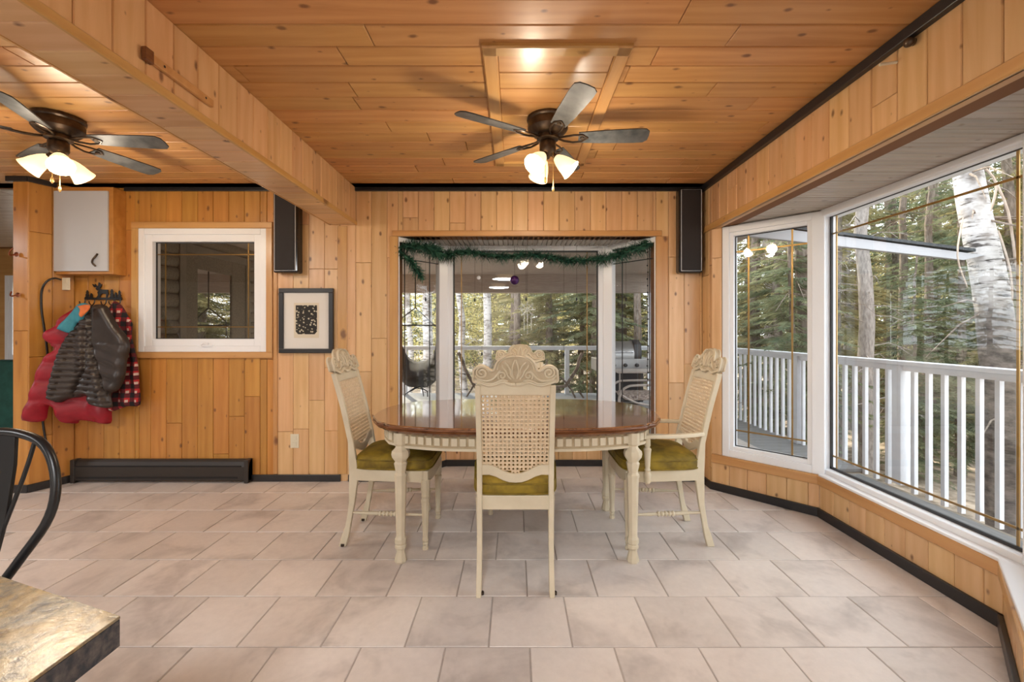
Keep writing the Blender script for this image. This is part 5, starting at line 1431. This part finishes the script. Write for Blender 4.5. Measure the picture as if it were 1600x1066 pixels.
# ---- forest
def spruce_mesh(seed, Ht=9.0, Rm=1.7, z0=0.6, step=0.26, nb=8, sub=0.085, droop=0.35, dens=1.0):
    r = np.random.default_rng(seed)
    V = []; F = []
    n = 0
    z = z0
    while z < Ht - 0.3:
        k = z / Ht
        Lm = Rm * (1 - k) ** 0.75 * (0.55 + 0.45 * min(1, z / 2.0))
        for b in range(nb):
            a = r.uniform(0, 2 * math.pi); L = Lm * r.uniform(0.6, 1.1); zz = z + r.uniform(-0.12, 0.12)
            if r.random() > dens: continue
            m_ = max(3, int(L / sub))
            t = np.arange(1, m_ + 1) / m_
            rad = L * t; hz = zz + 0.10 * t * L - droop * L * t ** 2 + 0.10 * L * t ** 4
            ca, sa = math.cos(a), math.sin(a)
            P = np.stack([rad * ca, rad * sa, hz], 1)
            dirv = np.array([ca, sa, -droop * 0.8])
            side = np.array([-sa, ca, 0.0])
            for sgn in (-1, 1):
                for rep in range(4):
                    ll = (0.13 + 0.26 * L / 1.7) * (1.05 - t * 0.75) * r.uniform(0.6, 1.2, m_)
                    d = dirv[None] * r.uniform(0.5, 0.9, (m_, 1)) + sgn * side[None] * r.uniform(0.5, 1.0, (m_, 1)) + np.array([0, 0, 1])[None] * r.uniform(-0.55, 0.15, (m_, 1))
                    d /= np.linalg.norm(d, axis=1)[:, None]
                    w = np.cross(d, r.normal(size=(m_, 3))); w /= np.linalg.norm(w, axis=1)[:, None] + 1e-9
                    w *= (0.006 + 0.007 * r.random((m_, 1)))
                    off = r.uniform(-0.5, 0.5, (m_, 1)) * sub
                    base = P + dirv[None] * off
                    e = base + d * ll[:, None]; mid = base + d * ll[:, None] * 0.45
                    q_ = np.stack([base, mid + w, e, mid - w], 1).reshape(-1, 3)
                    V.append(q_); F.append(np.arange(n, n + 4 * m_).reshape(-1, 4)); n += 4 * m_
            # branch wood
            w = side * 0.008
            q_ = np.stack([np.array([0, 0, zz]) - w, np.array([0, 0, zz]) + w, P[-1] + w * .3, P[-1] - w * .3])
            V.append(q_); F.append(np.arange(n, n + 4).reshape(1, 4)); n += 4
        z += step * r.uniform(0.7, 1.3)
    V = np.concatenate(V); F = np.concatenate(F)
    me = bpy.data.meshes.new('foliage'); me.from_pydata(V.tolist(), [], F.tolist()); return me
def trunk_mesh(name, Ht, r0, m, seed, branches=0, blen=0.9, bend=0.06):
    rr_ = random.Random(seed); mb = MB(); pts = []; x = y = 0.0
    for i in range(15):
        pts.append((x, y, -0.3 + (Ht + 0.3) * i / 14)); x += rr_.uniform(-bend, bend); y += rr_.uniform(-bend, bend)
    mb.tube(pts, [r0 * (1.25 if i == 0 else 1 - 0.72 * i / 14) for i in range(15)], 12)
    def at(z):
        t = (z + 0.3) / (Ht + 0.3) * 14; i = min(13, int(t)); return Vector(pts[i]).lerp(Vector(pts[i + 1]), t - i)
    for k in range(branches):
        z = rr_.uniform(0.9, Ht * 0.75); a = rr_.uniform(0, 6.28); L = rr_.uniform(0.3, 1.0) * blen
        p = at(z); d = Vector((math.cos(a), math.sin(a), 0))
        q1 = p + d * L * 0.5 + Vector((0, 0, rr_.uniform(-0.05, 0.12) * L)); q2 = p + d * L + Vector((rr_.uniform(-.1, .1), rr_.uniform(-.1, .1), rr_.uniform(-0.5, 0.1) * L))
        mb.tube([p, q1, q2], [0.012, 0.008, 0.003], 4, cap=False)
        for s_ in range(3):
            b0 = q1.lerp(q2, s_ / 3); mb.tube([b0, b0 + Vector((rr_.uniform(-.25, .25), rr_.uniform(-.25, .25), rr_.uniform(-.22, .02)))], [0.005, 0.002], 3, cap=False)
    return mb.mesh(name, m, 60)
SPR = []
for i in range(4):
    f_ = spruce_mesh(20 + i, Ht=[9.5, 8.5, 10.5, 7.0][i], Rm=[1.8, 1.5, 2.0, 1.9][i], z0=[1.1, 0.5, 1.9, 0.3][i], dens=[0.8, 0.85, 0.75, 0.9][i])
    f_.materials.append(M_['needles_blue'] if i in (1, 3) else M_['needles'])
    SPR.append((trunk_mesh('trunk', [9.5, 8.5, 10.5, 7.0][i], [0.13, 0.10, 0.16, 0.08][i], M_['bark'], i, 14), f_))
POLE = [trunk_mesh('trunk', 11, 0.125, M_['bark'], 31, 60, 1.1), trunk_mesh('trunk', 11, 0.145, M_['bark_grey'], 32, 45, 1.0)]
BIR = [trunk_mesh('trunk', 11, 0.125, M_['birch'], 41, 8, 0.9, 0.09), trunk_mesh('trunk', 11, 0.10, M_['birch'], 42, 8, 0.9, 0.12)]
def leafy_mesh(seed, Rr, Hh, n_, size):
    r = np.random.default_rng(seed)
    c = r.normal(size=(n_ // 12, 3)) * np.array([Rr * .5, Rr * .5, Hh * .28]) + np.array([0, 0, Hh * 0.55])
    P = np.repeat(c, 12, 0) + r.normal(size=(len(c) * 12, 3)) * Rr * 0.13
    d = r.normal(size=P.shape); d /= np.linalg.norm(d, axis=1)[:, None]
    w = np.cross(d, r.normal(size=P.shape)); w /= np.linalg.norm(w, axis=1)[:, None]
    q_ = np.stack([P - d * size, P + w * size * .55, P + d * size, P - w * size * .55], 1).reshape(-1, 3)
    me = bpy.data.meshes.new('foliage'); me.from_pydata(q_.tolist(), [], np.arange(len(q_)).reshape(-1, 4).tolist()); me.materials.append(M_['leaves'])
    mb = MB(); rr_ = random.Random(seed)
    for k in range(9):
        e = Vector(c[rr_.randrange(len(c))]); mb.tube([(0, 0, -0.1), (e.x * .3, e.y * .3, e.z * .5), tuple(e)], [0.02, 0.012, 0.004], 5, cap=False)
    return mb.mesh('stems', M_['bark'], 60), me
LEAF = [leafy_mesh(5, 1.1, 4.2, 5000, 0.035), leafy_mesh(6, 1.3, 5.5, 6000, 0.035)]
def tree(name, parts_, label, x, y, s=1.0, rz=0.0, group=None, z=-0.98, cat='tree', tilt=0.0):
    t = thing(name, label, cat, (x, y, z), rz, group)
    t.scale = (s, s, s)
    if tilt: t.rotation_euler = (0, tilt, rz)
    for nm, me in parts_:
        o = bpy.data.objects.new(nm, me); COL.objects.link(o); o.parent = t
        if nm == 'foliage': o['kind'] = 'stuff'
    return t
def atpx(px, Y): return ((px - 804) / FPX * Y, Y)
rf = random.Random(19)
# singled out trunks
for px, Y, k, s, lab in [(757, 12.0, 0, 1.05, 'speckled white birch trunk seen in the left half of the centre bay pane'),
                         (731, 14.0, 1, 1.2, 'thinner pale birch behind the railing, left of the speckled birch'),
                         (664, 12.5, 0, 1.25, 'pale birch trunk behind the hammock chair'),
                         (639, 15.0, 1, 1.1, 'narrow birch at the left edge of the bay, behind the hammock ropes')]:
    x, y = atpx(px, Y); tree('birch_tree', [('trunk', BIR[k])], lab, x, y, s, rf.uniform(0, 6), 'birches behind the deck')
for px, Y, k, s, lab in [(801, 12.5, 0, 0.95, 'dark bare spruce trunk right behind the far chair crest'),
                         (872, 15.0, 0, 1.0, 'slim bare trunk in the right half of the centre pane'),
                         (990, 11.5, 0, 0.95, 'dark trunk behind the barbecue'),
                         (1252, 6.6, 0, 0.95, 'dark thick trunk in the narrow window right of the armchair'),
                         (1350, 6.4, 1, 0.80, 'grey thick trunk at the left of the picture window'),
                         (1400, 8.4, 0, 0.72, 'brown trunk second from the left in the picture window'),
                         (1437, 7.6, 0, 0.66, 'thin dark trunk left of the large leaning birch'),
                         (1378, 11.5, 0, 0.9, 'distant thin trunk between the grey and brown trunks'),
                         (1462, 9.5, 0, 0.85, 'slim trunk close behind the large leaning birch'),
                         (1322, 10.0, 1, 0.8, 'far slim trunk at the left edge of the picture window'),
                         (1200, 12.0, 1, 1.0, 'far grey trunk at the left edge of the narrow window')]:
    x, y = atpx(px, Y); tree('bare_trunk_tree', [('trunk', POLE[k])], lab, x, y, s, rf.uniform(0, 6), 'bare trunks in the forest')
# the big leaning birch
B0 = W(1572, 980, 4.6); bt = thing('birch_tree', 'large leaning birch with peeling white bark outside the picture window', 'tree', (B0.x, 4.6, -1.0))
ob = Vector(bt.location)
pts = [W(px, py, Y) - ob for px, py, Y in ((1580, 1000, 4.6), (1572, 800, 4.6), (1567, 650, 4.6), (1560, 560, 4.6), (1552, 480, 4.6), (1540, 410, 4.6), (1524, 340, 4.65), (1512, 270, 4.7), (1500, 180, 4.7), (1480, 60, 4.8), (1440, -150, 4.8))]
MB().tube(smooth_line([tuple(p) for p in pts], 2), [r * 0.66 for r in (0.25, 0.24, 0.235, 0.23, 0.23, 0.225, 0.22, 0.22, 0.215, 0.21, 0.205, 0.20, 0.195, 0.19, 0.18, 0.175, 0.17, 0.165, 0.16, 0.15, 0.14)], 16).build('trunk', M_['birch_old'], bt, smooth=60)
mb = MB()
for (a, b, c_, dd_) in (((1548, 270), (1575, 330), (1588, 420), 0.05), ((1560, 360), (1578, 420), (1582, 470), 0.04), ((1530, 255), (1556, 285), (1548, 330), 0.05), ((1505, 340), (1496, 400), (1512, 450), 0.035)):
    P3 = [W(*a, 4.42) - ob, W(*b, 4.38) - ob, W(*c_, 4.42) - ob]
    mb.tube(smooth_line([tuple(p) for p in P3], 4), [0.004] + [dd_ * 0.22] * 7 + [0.003], 5)
mb.build('peeling_bark', M_['birch_peel'], bt, smooth=40, label='curled tan strips of peeled bark')
mb = MB(); rr3 = random.Random(3)
for k in range(26):
    i = rr3.randrange(2, 9); p = pts[i].copy(); a = rr3.uniform(2.5, 6.6); L = rr3.uniform(0.5, 1.5)
    e = p + Vector((math.cos(a) * L, math.sin(a) * L * .6, rr3.uniform(-0.7, 0.1))); m__ = p.lerp(e, 0.5) + Vector((0, 0, 0.08))
    mb.tube([p, m__, e], [0.014, 0.009, 0.003], 5, cap=False)
mb.build('branch', M_['bark'], bt, smooth=60, kind='stuff')
# spruces
def spr(k, x, y, s, lab, grp): tree('spruce_tree', [('trunk', SPR[k][0]), ('foliage', SPR[k][1])], lab, x, y, s, rf.uniform(0, 6.3), grp)
LB = ('green spruce in the forest behind the back deck', 'spruces behind the back deck')
LR = ('shaded green spruce among the trees beyond the right railing', 'spruces beyond the right railing')
for px, Y, k, s in [(905, 12.8, 3, 1.15), (845, 14.5, 1, 1.1), (700, 17, 0, 1.0), (960, 14, 0, 1.1), (1015, 12.5, 1, 1.0), (775, 19, 2, 1.0), (820, 22, 0, 1.1), (640, 21, 1, 1.2), (930, 20, 2, 1.2), (880, 25, 0, 1.3), (740, 27, 3, 1.6), (670, 28, 0, 1.4), (990, 24, 1, 1.5), (1060, 18, 0, 1.2), (590, 18, 2, 1.0), (540, 24, 0, 1.3)]:
    x, y = atpx(px, Y); spr(k, x, y, s, *LB)
for px, Y, k, s in [(1215, 8.6, 1, 0.95), (1300, 8.0, 0, 0.95), (1340, 10.5, 2, 0.9), (1395, 9.4, 1, 0.9), (1455, 8.2, 3, 0.9), (1490, 10.5, 0, 1.0), (1540, 8.0, 1, 0.9), (1590, 6.6, 0, 0.8), (1170, 13, 2, 1.0), (1250, 14, 0, 1.1), (1360, 15, 1, 1.2), (1440, 14, 2, 1.1), (1520, 13, 3, 1.2), (1600, 10, 2, 0.9), (1670, 7.5, 1, 1.0), (1300, 19, 0, 1.4), (1410, 20, 1, 1.5), (1500, 19, 0, 1.3), (1220, 21, 2, 1.3), (1120, 20, 1, 1.3), (1610, 15, 0, 1.2), (1700, 11, 3, 1.2), (1800, 7, 0, 1.0), (1900, 5, 2, 1.0)]:
    x, y = atpx(px, Y); spr(k, x, y, s, *LR)
for px, Y, k, s in [(1235, 6.4, 3, 0.7), (1425, 6.6, 3, 0.5), (1180, 9.5, 0, 1.0), (1500, 6.8, 1, 0.7)]:
    x, y = atpx(px, Y); spr(k, x, y, s, *LR)
for px, Y, k, s in [(800, 13.5, 0, 1.1), (925, 11.6, 3, 1.1), (860, 12.2, 0, 0.95), (690, 20, 3, 1.4), (975, 12.8, 2, 1.0)]:
    x, y = atpx(px, Y); spr(k, x, y, s, *LB)
# a spruce bough reaching in at the upper right comes from this near tree
spr(0, 5.35, 3.6, 0.62, 'near blue-green spruce whose boughs cross the large birch', None)
# far rows
LF = ('distant spruce closing the view at the back of the forest', 'distant spruces at the back of the forest')
for i in range(34):
    a = R(-42 + 92 * i / 33 + rf.uniform(-1, 1)); d = rf.uniform(30, 40)
    spr(rf.randrange(4), math.sin(a) * d, math.cos(a) * d, rf.uniform(1.1, 1.5), *LF)
# sunny leafy growth
for px, Y, k, s in [(700, 15.5, 0, 1.0), (790, 16.5, 1, 1.0), (860, 18, 0, 1.1), (950, 16.5, 1, 1.0), (650, 17, 1, 1.0), (745, 21, 0, 1.2), (905, 22, 1, 1.2), (1015, 17, 0, 1.1)]:
    x, y = atpx(px, Y); tree('leafy_sapling', [('stems', LEAF[k][0]), ('foliage', LEAF[k][1])], 'sunlit yellow-green sapling between the trees behind the back deck', x, y, s, rf.uniform(0, 6), 'sunlit saplings behind the deck', cat='sapling')
for px, Y, k, s in [(1290, 12, 0, 1.0), (1385, 13, 1, 1.0), (1470, 12, 0, 0.9), (1180, 16, 1, 1.1), (1560, 16, 1, 1.1)]:
    x, y = atpx(px, Y); tree('leafy_sapling', [('stems', LEAF[k][0]), ('foliage', LEAF[k][1])], 'sunlit yellow-green sapling between the trunks beyond the right railing', x, y, s * 0.9, rf.uniform(0, 6), 'sunlit saplings beyond the right railing', cat='sapling')
# ================================================================== ceiling fill lights added out of view to brighten the room
for x, y, lb in ((-0.2, -0.9, 'added round fill light just behind the camera'), (-3.6, -0.6, 'added round fill light behind the left fan'), (-6.2, 1.6, 'added round fill light far left, in the next room'), (-0.4, -2.7, 'added round fill light by the near wall, behind the camera'), (-4.0, -2.7, 'added round fill light in the near left corner')):
    t = thing('fill_light', lb, 'lamp', (x, y, H), group='added fill lights')
    MB().lathe([(0.20, 0), (0.20, -0.03), (0.18, -0.035)], 24).build('base', M_['white'], t, smooth=40)
    MB().lathe([(0.18, -0.03), (0.17, -0.06), (0.12, -0.085), (0.01, -0.095)], 24).build('diffuser', M_['shade'], t, smooth=40)
    ld = bpy.data.lights.new('fill_lamp', 'AREA'); ld.shape = 'DISK'; ld.size = 0.5; ld.energy = FILL_W; ld.color = (0.97, 0.985, 1.0)
    lo = bpy.data.objects.new('fill_lamp', ld); lo.location = (0, 0, -0.12); lo.parent = t; COL.objects.link(lo)
